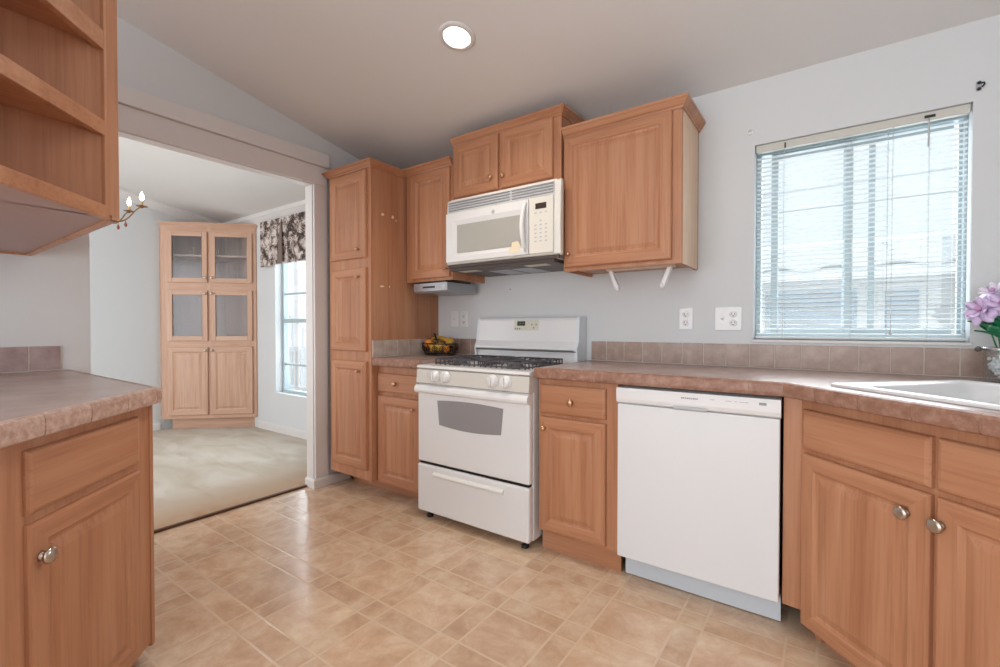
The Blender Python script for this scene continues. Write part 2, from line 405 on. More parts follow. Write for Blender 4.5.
# kitchen window hole and dining window hole in the rear outside wall
KX0, KX1, KZ0, KZ1 = -0.300, 0.452, 1.048, 1.990
DX0, DX1, DZ0, DZ1 = -4.690, -3.700, 0.420, 2.060
mb = MB(); y0, y1 = YW, YW + 0.14; T = ZC(YW) + .02
for b in ((XF - .14, DX0, 0, T), (DX1, KX0, 0, T), (KX1, XR + .14, 0, T), (DX0, DX1, 0, DZ0), (DX0, DX1, DZ1, T), (KX0, KX1, 0, KZ0), (KX0, KX1, KZ1, T)):
    mb.box(b[0], b[1], y0, y1, b[2], b[3])
struct(mb, 'wall_back', 'wall')
mb = MB(); wallbox(mb, -2.955, XL, YB, 0.659); wallbox(mb, -2.955, XL, 1.83, YW)
mb.hexa([(-2.955, .659, 2.085), (XL, .659, 2.085), (XL, 1.83, 2.085), (-2.955, 1.83, 2.085), (-2.955, .659, ZC(.659) + .02), (XL, .659, ZC(.659) + .02), (XL, 1.83, ZC(1.83) + .02), (-2.955, 1.83, ZC(1.83) + .02)])
struct(mb, 'wall_left', 'wall')
mb = MB(); wallbox(mb, XF - .14, XF, YB, YW); struct(mb, 'wall_dining', 'wall')
mb = MB(); wallbox(mb, XR, XR + .14, YB, YW); struct(mb, 'wall_right', 'wall')
# ceiling sheet with a round hole for the recessed light
LX, LY, LR = -1.432, 1.66, 0.066
def ceiling():
    mb = MB(); bm = mb.bm
    cs = [(XF - .14, YB), (XR + .14, YB), (XR + .14, YW + .14), (XF - .14, YW + .14)]
    outer = [bm.verts.new((x, y, ZC(y))) for x, y in cs]
    hole = [bm.verts.new((LX + LR * math.cos(2 * math.pi * i / 32), LY + LR * math.sin(2 * math.pi * i / 32), ZC(LY + LR * math.sin(2 * math.pi * i / 32)))) for i in range(32)]
    es = [bm.edges.new((a[i], a[(i + 1) % len(a)])) for a in (outer, hole) for i in range(len(a))]
    bmesh.ops.triangle_fill(bm, use_beauty=True, edges=es)
    top = [bm.verts.new((x, y, ZC(y) + .25)) for x, y in cs]
    mb._f(top)
    for i in range(4): mb._f([outer[i], outer[(i + 1) % 4], top[(i + 1) % 4], top[i]])
    return mb
struct(ceiling(), 'ceiling', 'ceil')
# cased opening between kitchen and dining: flat head board, stepped cap, right leg, lining
mb = MB()
mb.box(-2.862, XL, 0.30, 1.935, 2.085, 2.212, bev=.003)
mb.box(-2.842, XL, 0.30, 1.945, 2.212, 2.305, bev=.005)
mb.box(-2.862, XL, 1.832, 1.935, 0.0, 2.085, bev=.003)
mb.box(-2.958, XL, 1.826, 1.8302, 0.0, 2.085); mb.box(-2.958, XL, .659, 1.83, 2.081, 2.0852)
struct(mb, 'trim_2', 'trim')
BASEP = [(0, 0), (0.014, 0), (0.014, 0.062), (0.009, 0.074), (0.004, 0.080), (0, 0.080)]
mb = MB(); mb.sweep([(-2.960, 1.8255), (-2.8615, 1.8255), (-2.8615, 2.10)], [(o, h * .8) for o, h in BASEP]); struct(mb, 'baseboard_opening', 'trim')
mb = MB(); mb.sweep([(-2.957, YW), (-5.03, YW)][::-1], [(o, h + .014) for o, h in BASEP]); struct(mb, 'baseboard_back', 'trim')
mb = MB(); mb.sweep([(XF, YB), (XF, 1.88)], [(o, h + .014) for o, h in BASEP]); struct(mb, 'baseboard_dining', 'trim')
CM = [(0, 0), (0.012, -0.095), (0.022, -0.090), (0.030, -0.068), (0.062, -0.028), (0.072, -0.020), (0.072, 0.0)]
CM = [(0, -0.10), (0.012, -0.10), (0.018, -0.085), (0.050, -0.040), (0.060, -0.030), (0.060, 0.01), (0, 0.01)]
struct(MB().sweep([(XF, YW), (-2.956, YW)], CM, z=ZC(YW)), 'trim_3', 'trim')
def far_crown():
    mb = MB(); rs = []
    for y in (YB, YW): rs.append([(XF + o, y, ZC(y) + h) for o, h in CM])
    return mb.rings(rs)
struct(far_crown(), 'trim_4', 'trim')

# ------------------------------------------------------------------ kitchen window
def kitchen_window():
    w = tag(MB().box(KX0, KX1, 2.628, 2.690, KZ0, KZ0 + .028, bev=.003).box(KX0, KX1, 2.628, 2.690, KZ1 - .035, KZ1, bev=.003)
            .box(KX0, KX0 + .022, 2.628, 2.690, KZ0 + .028, KZ1 - .035, bev=.003).box(KX1 - .010, KX1, 2.628, 2.690, KZ0 + .028, KZ1 - .035, bev=.003)
            .build('window_1', 'vinyl'), kind='structure')
    for x0, x1, y in ((-.236, .085, 2.635), (.048, .446, 2.658)):
        a = MB(); fw = .030
        a.box(x0, x0 + fw, y, y + .022, KZ0 + .03, KZ1 - .036, bev=.003).box(x1 - (fw if x1 < .2 else .016), x1, y, y + .022, KZ0 + .03, KZ1 - .036, bev=.003)
        a.box(x0 + fw, x1 - fw, y, y + .022, KZ0 + .03, KZ0 + .058, bev=.003).box(x0 + fw, x1 - fw, y, y + .022, KZ1 - .066, KZ1 - .036, bev=.003)
        s = a.build('window_sash', 'vinyl', w)
        MB().box(x0 + fw, x1 - fw, y + .009, y + .013, KZ0 + .058, KZ1 - .066).build('window_pane', 'glass', s)
    MB().box(.140, .163, 2.650, 2.656, KZ0 + .03, KZ1 - .036).build('window_bar', 'vinyl', w)
    MB().box(KX0 + .022, -.236, 2.655, 2.659, KZ0 + .03, KZ1 - .036).build('window_pane', 'glass', w)
    return w
kitchen_window()
struct(MB().box(KX0 - .006, KX1 + .006, 2.541, 2.628, 1.034, 1.048, bev=.003), 'trim_5', 'trim')
def blind():
    t = thing('venetian_blind', 'white mini blind with open slats hanging in the kitchen window', 'blind', (0.076, 2.585, KZ0))
    x0, x1 = KX0 + .006, KX1 - .006
    MB().box(x0, x1, 2.566, 2.596, KZ1 - .034, KZ1 - .006, bev=.003).box(x0, x1, 2.563, 2.566, KZ1 - .036, KZ1 - .002).build('headrail', plain('beige_headrail', rgb(204, 202, 194), .5), t)
    s = MB(); z = KZ0 + .030; n = int((KZ1 - .045 - z) / .0212)
    for i in range(n + 1):
        zz = z + i * .0212
        rs = []
        for x in (x0 + .002, x1 - .002):
            rs.append([(x, 2.571, zz + .0004), (x, 2.581, zz + .0010), (x, 2.591, zz - .0024), (x, 2.591, zz - .0014), (x, 2.581, zz + .0020), (x, 2.571, zz + .0014)])
        s.rings(rs)
    s.build('slats', 'slat', t)
    MB().box(x0, x1, 2.570, 2.592, KZ0 + .004, KZ0 + .016, bev=.003).build('bottom_rail', 'slat', t)
    c = MB()
    for x in (-.18, .076, .20, .33):
        c.tube([(x, 2.571, KZ0 + .014), (x, 2.571, KZ1 - .034)], .0007, 5)
        c.tube([(x, 2.591, KZ0 + .014), (x, 2.591, KZ1 - .034)], .0007, 5)
    c.build('ladder_cord', 'cord', t)
    MB().tube([(.325, 2.560, KZ1 - .030), (.325, 2.556, KZ1 - .045), (.324, 2.556, 1.845)], .0028, 8).build('tilt_wand', 'cord', t)
    MB().tube([(.215, 2.561, KZ1 - .034), (.213, 2.560, 1.10)], .0010, 6).lathe([(.001, .03), (.004, .012), (.005, 0), (0, 0)], (.213, 2.560, 1.075), (0, 0, 1), 10).build('lift_cord', 'cord', t)
    MB().box(.312, .345, 2.558, 2.5635, KZ1 - .026, KZ1 - .016).build('bracket_slot', 'black', t)
    for x in (-.175,): MB().box(x - .003, x + .003, 2.5585, 2.563, KZ1 - .036, KZ1 - .012).build('bracket_clip', 'black', t)
    return t
blind()

# ------------------------------------------------------------------ dining window
def dining_window():
    w = tag(MB().box(DX0, DX1, 2.625, 2.680, DZ0, DZ0 + .03, bev=.003).box(DX0, DX1, 2.625, 2.680, DZ1 - .03, DZ1, bev=.003)
            .box(DX0, DX0 + .03, 2.625, 2.680, DZ0 + .03, DZ1 - .03, bev=.003).box(DX1 - .03, DX1, 2.625, 2.680, DZ0 + .03, DZ1 - .03, bev=.003)
            .box(DX0 + .03, DX1 - .03, 2.630, 2.675, 1.150, 1.190, bev=.003).build('window_2', 'vinyl'), kind='structure')
    for z0, z1, zb in ((DZ0 + .03, 1.150, .715), (1.190, DZ1 - .03, 1.450)):
        MB().box(DX0 + .03, DX1 - .03, 2.650, 2.654, z0, z1).build('window_pane', 'glass', w)
        MB().box(DX0 + .03, DX1 - .03, 2.640, 2.650, zb - .010, zb + .010).box(-4.225, -4.205, 2.641, 2.649, z0, z1).build('window_bar', 'vinyl', w)
    return w
dining_window()
def valance():
    t = thing('valance', 'brown and cream floral valance with a box pleat above the dining window', 'valance', (-4.25, 2.50, 1.76))
    x0, x1 = -4.885, -3.46
    def panel(a, b, zb0, zb1, y=2.498):
        mb = MB(); n = 22; rs = []
        for i in range(n + 1):
            f = i / n; x = a + (b - a) * f
            yy = y + .006 * math.sin(f * 19) ; zb = zb0 + (zb1 - zb0) * f
            rs.append([(x, yy, zb), (x, yy - .004 + .004, 2.19), (x, yy + .004, 2.19), (x, yy + .004, zb)])
        return mb.rings(rs)
    for a, b, z0, z1 in ((x0, -4.475, 1.735, 1.745), (-4.455, -3.92, 1.740, 1.742), (-3.90, x1, 1.742, 1.735)):
        panel(a, b, z0, z1).build('fabric_panel', 'floral', t)
    for x in (-4.465, -3.91):
        MB().hexa([(x - .010, 2.5, 1.76), (x + .055, 2.47, 1.76), (x + .055, 2.476, 1.76), (x - .010, 2.506, 1.76), (x - .004, 2.5, 2.16), (x + .012, 2.490, 2.16), (x + .012, 2.496, 2.16), (x - .004, 2.506, 2.16)]).build('pleat', 'taupe', t)
        MB().hexa([(x - .060, 2.476, 1.742), (x - .006, 2.496, 1.742), (x - .006, 2.501, 1.742), (x - .060, 2.481, 1.742), (x - .016, 2.490, 2.16), (x - .004, 2.496, 2.16), (x - .004, 2.501, 2.16), (x - .016, 2.495, 2.16)]).build('pleat', 'taupe', t)
    MB().box(x0, x1, 2.498, 2.549, 2.185, 2.205).build('mounting_board', 'floral', t)
valance()

# ------------------------------------------------------------------ pantry
def pantry():
    t = thing('pantry_cabinet', 'tall honey oak pantry cabinet with three stacked doors beside the dining opening', 'cabinet', (-2.602, 2.2, 0))
    x0, x1, y0 = -2.822, -2.385, 1.924
    MB().box(x0, x1, y0, YW - .001, .112, 2.150, bev=.0015).box(x0, x0 + .018, YW - .45, YW - .001, 0, .112).build('body', 'oak', t)
    MB().box(x0, x1, 2.10, 2.118, 0, .112).build('toe_kick', 'oak_h', t)
    MB().sweep([(x0, YW - .001), (x0, y0), (x1, y0), (x1, YW - .001)][:], [(o, h * .85) for o, h in CROWN], z=2.128).build('crown_moulding', 'oak_h', t)
    for z0, z1, kz in ((1.556, 2.118, 1.612), (.950, 1.491, 1.432), (.180, .885, .820)):
        door(t, -2.786, -2.420, z0, z1, y0, -2.487, kz, kr=.012)
    for y, z, w, h in ((2.02, 1.845, .028, .018), (2.105, 1.843, .022, .022), (2.135, 1.826, .012, .010), (2.012, 1.374, .040, .012), (2.075, 1.376, .010, .012)):
        MB().prism([(-w / 2, -h * .3), (-w * .1, -h / 2), (w / 2, -h * .2), (w * .4, h * .4), (-w * .2, h / 2)], 0, .0008).transform(Matrix(((0, 0, 1, x1 - .0002), (1, 0, 0, y), (0, 1, 0, z), (0, 0, 0, 1)))).build('paint_chip', 'chip', t)
pantry()

# ------------------------------------------------------------------ base cabinets along the back wall
def base_left():
    t = thing('base_cabinet', 'oak base cabinet with one drawer and door between the pantry and the range', 'cabinet', (-2.165, 2.2, 0))
    x0, x1, y0 = -2.383, -1.957, 1.980
    MB().box(x0, x1, y0, YW - .001, .098, .868, bev=.0015).build('body', 'oak', t)
    MB().box(x0, x1, 2.10, 2.118, 0, .098).build('toe_kick', 'oak_h', t)
    drawer(t, -2.375, -1.985, .693, .812, y0, -2.200, .752)
    door(t, -2.375, -1.985, .108, .668, y0, -2.040, .606, kr=.013)
base_left()
def base_mid():
    t = thing('base_cabinet', 'oak base cabinet with one drawer and door between the range and the dishwasher', 'cabinet', (-.96, 2.2, 0))
    x0, x1, y0 = -1.166, -.757, 1.965
    MB().box(x0, x1, y0, YW - .001, .105, .868, bev=.0015).build('body', 'oak', t)
    MB().box(x0, x1, 2.005, 2.023, 0, .105).build('toe_kick', 'oak_h', t)
    drawer(t, -1.149, -.811, .690, .830, y0, -.979, .755)
    door(t, -1.149, -.811, .118, .672, y0, -1.123, .618, kr=.013)
base_mid()

# ------------------------------------------------------------------ corner sink cabinet (front at 45 degrees)
O_SINK = (0.0, 1.878, 0.0)
def sink_cab():
    t = thing('sink_cabinet', 'oak corner sink cabinet set at an angle right of the dishwasher with round nickel knobs', 'cabinet', O_SINK, R(-45))
    def L(x, y):  # world -> local
        dx, dy = x - O_SINK[0], y - O_SINK[1]; c = math.sqrt(.5)
        return (c * dx - c * dy, c * dx + c * dy)
    xl, xr = -.107, .777
    c = math.sqrt(.5)
    pL = (xl * c, 1.878 - xl * c); pR = (xr * c, 1.878 - xr * c)
    poly = [(xl, 0), (xr, 0), L(XR - .002, pR[1]), L(XR - .002, YW - .001), L(pL[0], YW - .001)]
    b = MB(); n = len(poly)
    # hollow carcass: floor board, side and rear panels, face board with rails
    b.prism(poly, .097, .115)
    for i in (1, 2, 3, 4):
        p, q = Vector(poly[i]), Vector(poly[(i + 1) % n]); d = (q - p).normalized(); nn = Vector((-d.y, d.x)) * .016
        b.prism([p, q, q + nn, p + nn], .115, .868)
    b.box(xl, xr, 0, .019, .115, .868)
    b.build('body', 'oak', t, True)
    MB().prism([L(-.131, 1.962), L(-.074, 1.954), L(-.074, 1.975), L(-.131, 1.980)], .097, .868, bev=.001).build('filler_stile', 'oak', t, True)
    MB().prism([L(-.131, 1.980), L(-.115, 1.980), L(-.115, YW - .002), L(-.131, YW - .002)], .097, .868).build('side_panel', 'oak', t, True)
    MB().box(xl + .05, xr - .02, .058, .074, 0, .097).build('toe_kick', 'oak_h', t, True)
    MB().box(xl + .012, xl + .040, .050, .078, 0, .097).build('toe_block', 'oak', t, True)
    for a, bb, kx in ((-.088, .327, .270), (.343, .758, .356)):
        drawer(t, a, bb, .686, .822, 0, local=True, name='false_drawer_front')
        door(t, a, bb, .064, .668, 0, kx, .600, 'knob', local=True, kr=.019)
sink_cab()

# ------------------------------------------------------------------ counter tops
EP = [(0, -.050), (.012, -.050), (.018, -.046), (.020, -.036), (.020, -.010), (.016, -.002), (.008, .002), (0, .002)]
def edge_tiles(mb, path, z, pitch, start=0.0, mi_t=0, mi_g=1, prof=EP):
    # tiles laid along each straight run with mitred ends and thin joints
    P = [Vector(p) for p in path]
    mb.sweep(path, [(o * .93, h if 0 else h * .96) for o, h in prof], mi_g, z=z)
    for i in range(len(P) - 1):
        a, b = P[i], P[i + 1]; d = (b - a); Ln = d.length; d.normalize(); nn = Vector((d.y, -d.x))
        cuts = [0.0]; s = start if i == 0 else pitch * .94
        while s < Ln - .01: cuts.append(s); s += pitch
        cuts.append(Ln)
        def mit(j, o):     # shift along d at end j for outward offset o
            if j == 0 and i > 0:
                d0 = (P[i] - P[i - 1]).normalized(); ang = d0.angle_signed(d) if d0.cross(d) else 0
                return -math.tan(d0.angle(d) / 2) * o * (1 if d0.cross(d) > 0 else -1)
            if j == 1 and i < len(P) - 2:
                d1 = (P[i + 2] - P[i + 1]).normalized()
                return math.tan(d.angle(d1) / 2) * o * (1 if d.cross(d1) > 0 else -1)
            return 0.0
        for k, (s0, s1) in enumerate(zip(cuts, cuts[1:])):
            rs = []
            for e, ss in ((0, s0 + .0015), (1, s1 - .0015)):
                ring = []
                for o, h in prof:
                    sh = mit(0, o) if (k == 0 and e == 0) else mit(1, o) if (k == len(cuts) - 2 and e == 1) else 0
                    q = a + d * (ss + sh) + nn * o; ring.append((q.x, q.y, z + h))
                rs.append(ring)
            mb.rings(rs, mi_t)
    return mb
ZT = .910
SINK_C = (.342, 0.300)     # local to the sink cabinet: centre of the bowl
def to_world(x, y):
    c = math.sqrt(.5); return (c * x + c * y + O_SINK[0], -c * x + c * y + O_SINK[1])
def main_counter():
    t = thing('countertop', 'long brown countertop with tiled edge from the range past the dishwasher to the sink', 'countertop', (0, 2.2, .86))
    p1, p2 = (-.121, 1.935), None
    e = 1.935 - .107 - .014                          # x + y on the angled back line of the nosing
    xe = .535; p2 = (xe, e - xe)
    poly = [(-1.164, 1.935), p1, p2, (XR - .003, p2[1]), (XR - .003, YW - .001), (-1.164, YW - .001)]
    hw, hd = .300, .228
    hole = [to_world(SINK_C[0] + sx * hw, SINK_C[1] + sy * hd) for sx, sy in ((-1, -1), (1, -1), (1, 1), (-1, 1))]
    mb = MB(); bm = mb.bm
    lo, up = [], []
    for z, store in ((.872, lo), (ZT, up)):
        o = [bm.verts.new((x, y, z)) for x, y in poly]; h = [bm.verts.new((x, y, z)) for x, y in hole]
        es = [bm.edges.new((a[i], a[(i + 1) % len(a)])) for a in (o, h) for i in range(len(a))]
        bmesh.ops.triangle_fill(bm, use_beauty=True, edges=es); store += [o, h]
    for k in (0, 1):
        a, b = lo[k], up[k]
        for i in range(len(a)): mb._f([a[i], a[(i + 1) % len(a)], b[(i + 1) % len(a)], b[i]])
    mb.build('slab', 'counter', t)
    edge_tiles(MB(), [(-1.164, 1.935), p1, p2], ZT, .1505, .022).build('edge_tiles', ['edge', 'edge_grout'], t)
main_counter()
def small_counter():
    t = thing('countertop', 'short brown countertop with tiled edge between the pantry and the range', 'countertop', (-2.165, 2.2, .86))
    MB().box(-2.383, -1.957, 1.945, YW - .001, .872, ZT).build('slab', 'counter', t)
    edge_tiles(MB(), [(-2.383, 1.945), (-1.957, 1.945)], ZT, .1505, .06).build('edge_tiles', ['edge', 'edge_grout'], t)
small_counter()
def splash(name, label, a, b, z0, z1, pitch, first, th=.009, mats=('tile', 'grout')):
    # tiles on a vertical face running from a to b; outward side to the right of travel
    mb = MB(); A, B = Vector(a), Vector(b); d = (B - A); Ln = d.length; d.normalize(); nn = Vector((d.y, -d.x))
    def slab(s0, s1, o0, o1, zz0, zz1, mi, bev):
        k = MB(); k.box(s0, s1, o0, o1, zz0, zz1, mi, bev)
        k.transform(Matrix(((d.x, nn.x, 0, A.x), (d.y, nn.y, 0, A.y), (0, 0, 1, 0), (0, 0, 0, 1))))
        me = bpy.data.meshes.new('tmp'); k.bm.to_mesh(me); k.bm.free(); mb.bm.from_mesh(me); bpy.data.meshes.remove(me)
    slab(0, Ln, .001, th * .72, z0, z1 - .001, 1, 0)
    s = 0; nx = first
    while s < Ln - .004:
        e = min(nx, Ln); slab(s + .0022, e - .0022, .001, th, z0 + .004, z1, 0, .0016); s = e; nx = e + pitch
    return tag(mb.build(name, list(mats)), label, 'backsplash')
splash('backsplash', 'long row of brown square tiles below the kitchen window', (-1.148, YW), (XR - .012, YW), ZT + .001, 1.024, .1055, .095)
splash('backsplash', 'short dark row of tiles on the wall behind the fruit basket', (-2.372, YW), (-1.952, YW), ZT + .001, 1.024, .1055, .09)
splash('backsplash', 'row of greyish tiles standing against the side of the pantry', (-2.385, 1.93), (-2.385, YW - .012), ZT + .001, 1.022, .1055, .1)
bpy.data.objects['backsplash.002'].data.materials[0] = tile('greyish_tile', rgb(168, 148, 138), rgb(184, 166, 156), rgb(198, 182, 172), .3, 14)

# ------------------------------------------------------------------ sink
def sink():
    t = thing('sink', 'white drop-in kitchen sink in the angled corner of the counter', 'sink', to_world(SINK_C[0], SINK_C[1]) + (ZT,), R(-45))
    def rr(hw, hd, r, z, n=6):
        pts = []
        for cx, cy, a0 in ((hw - r, hd - r, 0), (-hw + r, hd - r, 90), (-hw + r, -hd + r, 180), (hw - r, -hd + r, 270)):
            for k in range(n + 1):
                a = R(a0 + 90 * k / n); pts.append((cx + r * math.cos(a), cy + r * math.sin(a), z))
        return pts
    MB().rings([rr(.368, .275, .018, .0008), rr(.368, .275, .018, .006), rr(.363, .270, .018, .0105), rr(.350, .258, .026, .012), rr(.300, .232, .05, .010), rr(.288, .222, .055, .002), rr(.278, .212, .06, -.06), rr(.262, .196, .07, -.165), rr(.205, .165, .08, -.178), rr(.05, .05, .045, -.182)],
               cap0=False, sm=True).build('basin', 'white', t, True)
    MB().lathe([(.045, 0), (.045, .004), (.036, .005), (.033, .001), (0, .001)], (0, 0, -.182), (0, 0, 1), 20).build('drain', 'chrome', t, True)
sink()

# ------------------------------------------------------------------ dishwasher
def dishwasher():
    t = thing('dishwasher', 'white built-in dishwasher under the long countertop', 'dishwasher', (-.444, 2.2, 0))
    x0, x1 = -.748, -.140
    MB().box(x0 + .004, x1 - .004, 1.968, 2.50, .10, .862, 1).box(x0 + .03, x1 - .03, 2.06, 2.48, 0, .10, 1).build('body', ['white', 'dark'], t)
    MB().box(x0, x1, 1.932, 1.966, .108, .776, bev=.004).build('door', 'dwwhite', t)
    p = MB(); prof = [(1.966, .778), (1.940, .778), (1.928, .786), (1.924, .800), (1.924, .832), (1.928, .846), (1.966, .850)]
    p.rings([[(x, y, z) for y, z in prof] for x in (x0 - .003, x0 + .0, x1 - .0, x1 + .003)])
    c = p.build('control_panel', 'white', t)
    MB().box(-.512, -.382, 1.922, 1.931, .778, .792, bev=.003).build('handle_recess', 'ltgrey', c)
    w = MB(); xs = -.480
    for k in range(9): w.box(xs + k * .0072, xs + k * .0072 + (.005 if k % 3 else .006), 1.9235, 1.9245, .822, .828)
    w.build('name_mark', 'grey', c)
    for xx, ww in ((-.375, .016), (-.362, .006), (-.318, .022), (-.288, .010), (-.272, .030), (-.248, .008)): MB().box(xx, xx + ww, 1.9235, 1.9245, .826, .8285).build('button_mark', 'ltgrey', c)
    MB().box(-.206, -.182, 1.9232, 1.9245, .822, .832).build('indicator_mark', 'grey', c)
    MB().box(x0 + .012, x1 + .002, 2.006, 2.012, .004, .106, bev=.001).box(x0 + .012, x1 + .002, 1.99, 2.012, .098, .106).build('toe_panel', plain('pale_blue_grey_panel', rgb(206, 214, 222), .35, noise=.01), t)
dishwasher()

# ------------------------------------------------------------------ range
def kitchen_range():
    t = thing('gas_range', 'white freestanding gas range with four knobs and an oven window', 'range', (-1.557, 2.2, 0))
    x0, x1 = -1.950, -1.181; cx = (x0 + x1) / 2
    MB().box(x0 + .006, x1 - .002, 1.945, 2.52, .045, .862, bev=.004).build('body', 'white', t)
    # cooktop with a rounded front lip
    ct = MB(); prof = [(2.52, .866), (1.925, .866), (1.908, .870), (1.900, .875), (1.901, .882), (1.909, .887), (1.930, .889), (2.45, .889), (2.52, .889)]
    ct.rings([[(x, y, z) for y, z in prof] for x in (x0, x1)]); ct.build('cooktop', 'white', t)
    cp = MB(); prof = [(1.945, .784), (1.902, .784), (1.896, .789), (1.902, .862), (1.906, .866), (1.945, .866)]
    cp.rings([[(x, y, z) for y, z in prof] for x in (x0, x1)])
    c = cp.build('control_panel', plain('warm_white_panel', rgb(214, 210, 203), .35, noise=.01), t)
    for x in (-1.800, -1.722, -1.398, -1.316):
        k = MB(); k.lathe([(.034, 0), (.034, .004), (.030, .006), (.028, .020), (.025, .024), (0, .025)], (x, 1.8985, .832), (0, -1, 0), 26)
        k.box(x - .0045, x + .0045, 1.864, 1.875, .808, .856, bev=.003)
        k.build('knob', 'white', t)
    MB().lathe([(.006, 0), (.005, .006), (0, .008)], (-1.868, 1.897, .842), (0, -1, 0), 12).build('igniter_button', 'white', t)
    # oven door
    d = MB(); d.box(x0 + .002, x1 - .002, 1.905, 1.944, .332, .782, bev=.010, seg=3)
    dr = d.build('oven_door', 'white', t)
    def bow(x_l, x_r, zt, zb, sag, y):
        top = []; bot = []
        for k in range(13):
            f = k / 12; x = x_l + (x_r - x_l) * f
            top.append((x, zt + .010 * math.sin(math.pi * f))); bot.append((x_l + .014 + (x_r - x_l - .028) * f, zb - sag * math.sin(math.pi * f)))
        return top, bot
    tp, bt = bow(-1.792, -1.338, .694, .558, .014, 0)
    w = MB(); w.rings([[(x, y, z) for x, z in bt] + [(x, y, z) for x, z in tp[::-1]] for y in (1.9055, 1.9035)]); w.build('oven_window', 'ovenglass', dr)
    h = MB(); prof = [(1.905, .728), (1.890, .730), (1.880, .738), (1.878, .750), (1.881, .764), (1.892, .775), (1.905, .777)]
    h.rings([[(x, y, z) for y, z in prof] for x in (x0 + .000, x1 - .000)]); h.build('oven_handle', 'white', dr)
    # storage drawer with recessed bar handle
    s = MB().box(x0 + .002, x1 - .002, 1.900, 1.944, .044, .318, bev=.012, seg=3).build('storage_drawer', 'white', t)
    h = MB(); prof = [(1.901, .262), (1.890, .262), (1.884, .268), (1.884, .276), (1.892, .284), (1.901, .286)]
    h.rings([[(x, y, z) for y, z in prof] for x in (-1.815, -1.330)]); h.build('drawer_handle', plain('warm_white_bar', rgb(234, 233, 229), .35, noise=.01), s)
    MB().box(x0 + .012, x1 - .012, 1.915, 1.944, .318, .332).build('door_gap', 'gap', t)
    # back guard
    g = MB(); prof = [(2.545, .889), (2.452, .889), (2.452, .958), (2.444, .964), (2.430, .972), (2.430, .985), (2.448, 1.020), (2.462, 1.150), (2.470, 1.163), (2.490, 1.168), (2.545, 1.168)]
    g.rings([[(x, y, z) for y, z in prof] for x in (x0 + .012, x1 - .002)]); bg_ = g.build('backguard', 'white', t)
    prof2 = [(2.546, .889), (2.430, .889), (2.424, .980), (2.444, 1.020), (2.458, 1.155), (2.470, 1.170), (2.546, 1.172)]
    for xs in ((x1 - .022, x1 - .001), (x0 + .010, x0 + .020)):
        MB().rings([[(x, y, z) for y, z in prof2] for x in xs]).build('end_cap', plain('cool_white_cap', rgb(226, 234, 240), .25, noise=.01), t)
    MB().box(x0 + .020, x1 - .010, 2.4225, 2.450, .9595, .9645).build('trim_line', 'dark', bg_)
    tilt = lambda z: 2.448 + (z - 1.020) * .014 / .13
    def plate(x_0, x_1, z0, z1, off, th=.004):
        return MB().hexa([(x_0, tilt(z0) - off, z0), (x_1, tilt(z0) - off, z0), (x_1, tilt(z0) - off + th, z0), (x_0, tilt(z0) - off + th, z0), (x_0, tilt(z1) - off, z1), (x_1, tilt(z1) - off, z1), (x_1, tilt(z1) - off + th, z1), (x_0, tilt(z1) - off + th, z1)])
    cl = plate(-1.640, -1.462, 1.086, 1.150, .003).build('clock_panel', plain('beige_clock_panel', rgb(214, 212, 196), .4), bg_)
    m = plate(-1.616, -1.558, 1.116, 1.144, .0045, .002); m.build('clock_display', 'black', bg_)
    for k, xx in enumerate((-1.634, -1.618, -1.602)):
        plate(xx, xx + .010, 1.092, 1.102, .0042, .002).build('clock_button', 'grey', bg_)
    for xx, zz in ((-1.512, 1.118), (-1.482, 1.118), (-1.498, 1.098)):
        plate(xx, xx + .010, zz, zz + .010, .0042, .002).build('clock_button', 'grey', bg_)
    m = MB()
    for k in range(4):
        q = plate(-1.604 + k * .009 + (.004 if k > 1 else 0), -1.598 + k * .009 + (.004 if k > 1 else 0), 1.126, 1.135, .0052, .001); me = bpy.data.meshes.new('q'); q.bm.to_mesh(me); m.bm.from_mesh(me)
    m.build('clock_digits', plain('dim_green_digits', rgb(96, 120, 96), .5), bg_)
    # burners and grates
    for bx in (-1.752, -1.362):
        for by in (2.060, 2.320):
            MB().lathe([(.060, 0), (.060, .006), (.042, .009), (.040, .016), (.034, .020), (0, .021)], (bx, by, .8892), (0, 0, 1), 22).build('burner', 'iron', t)
    for gx0, gx1 in ((-1.878, -1.590), (-1.548, -1.258)):
        g = MB(); r = .0040; zt = .922; ya, yb = 1.985, 2.385
        fr = lambda a, b: g.tube([a, b], r, 6)
        def legp(x, y): g.tube([(x, y, .8895), (x, y, zt)], r, 6)
        for x in (gx0, gx1): fr((x, ya, zt), (x, yb, zt)); fr((x, ya, .898), (x, yb, .898))
        for y in (ya, (ya + yb) / 2, yb): fr((gx0, y, zt), (gx1, y, zt))
        fr((gx0, ya, .898), (gx1, ya, .898)); fr((gx0, yb, .898), (gx1, yb, .898))
        for k in range(9):
            x = gx0 + (gx1 - gx0) * k / 8
            for y in (ya, yb): legp(x, y)
            if 0 < k < 8 and k % 2 == 0: fr((x, ya, zt), (x, ya + (.06 if k != 4 else .13), zt)); fr((x, yb, zt), (x, yb - (.06 if k != 4 else .13), zt))
        for k in range(1, 11):
            y = ya + (yb - ya) * k / 11
            for x in (gx0, gx1): legp(x, y)
        for y in (ya + .12, yb - .12):
            fr((gx0, y, zt), (gx0 + .11, y, zt)); fr((gx1, y, zt), (gx1 - .11, y, zt))
        g.build('grate', 'iron', t)
    for x in (x0 + .055, x1 - .055):
        for y in (1.952, 2.46):
            MB().lathe([(.020, 0), (.020, .014), (.009, .016), (.009, .046)], (x, y, 0), (0, 0, 1), 14).build('foot', 'black', t)
kitchen_range()

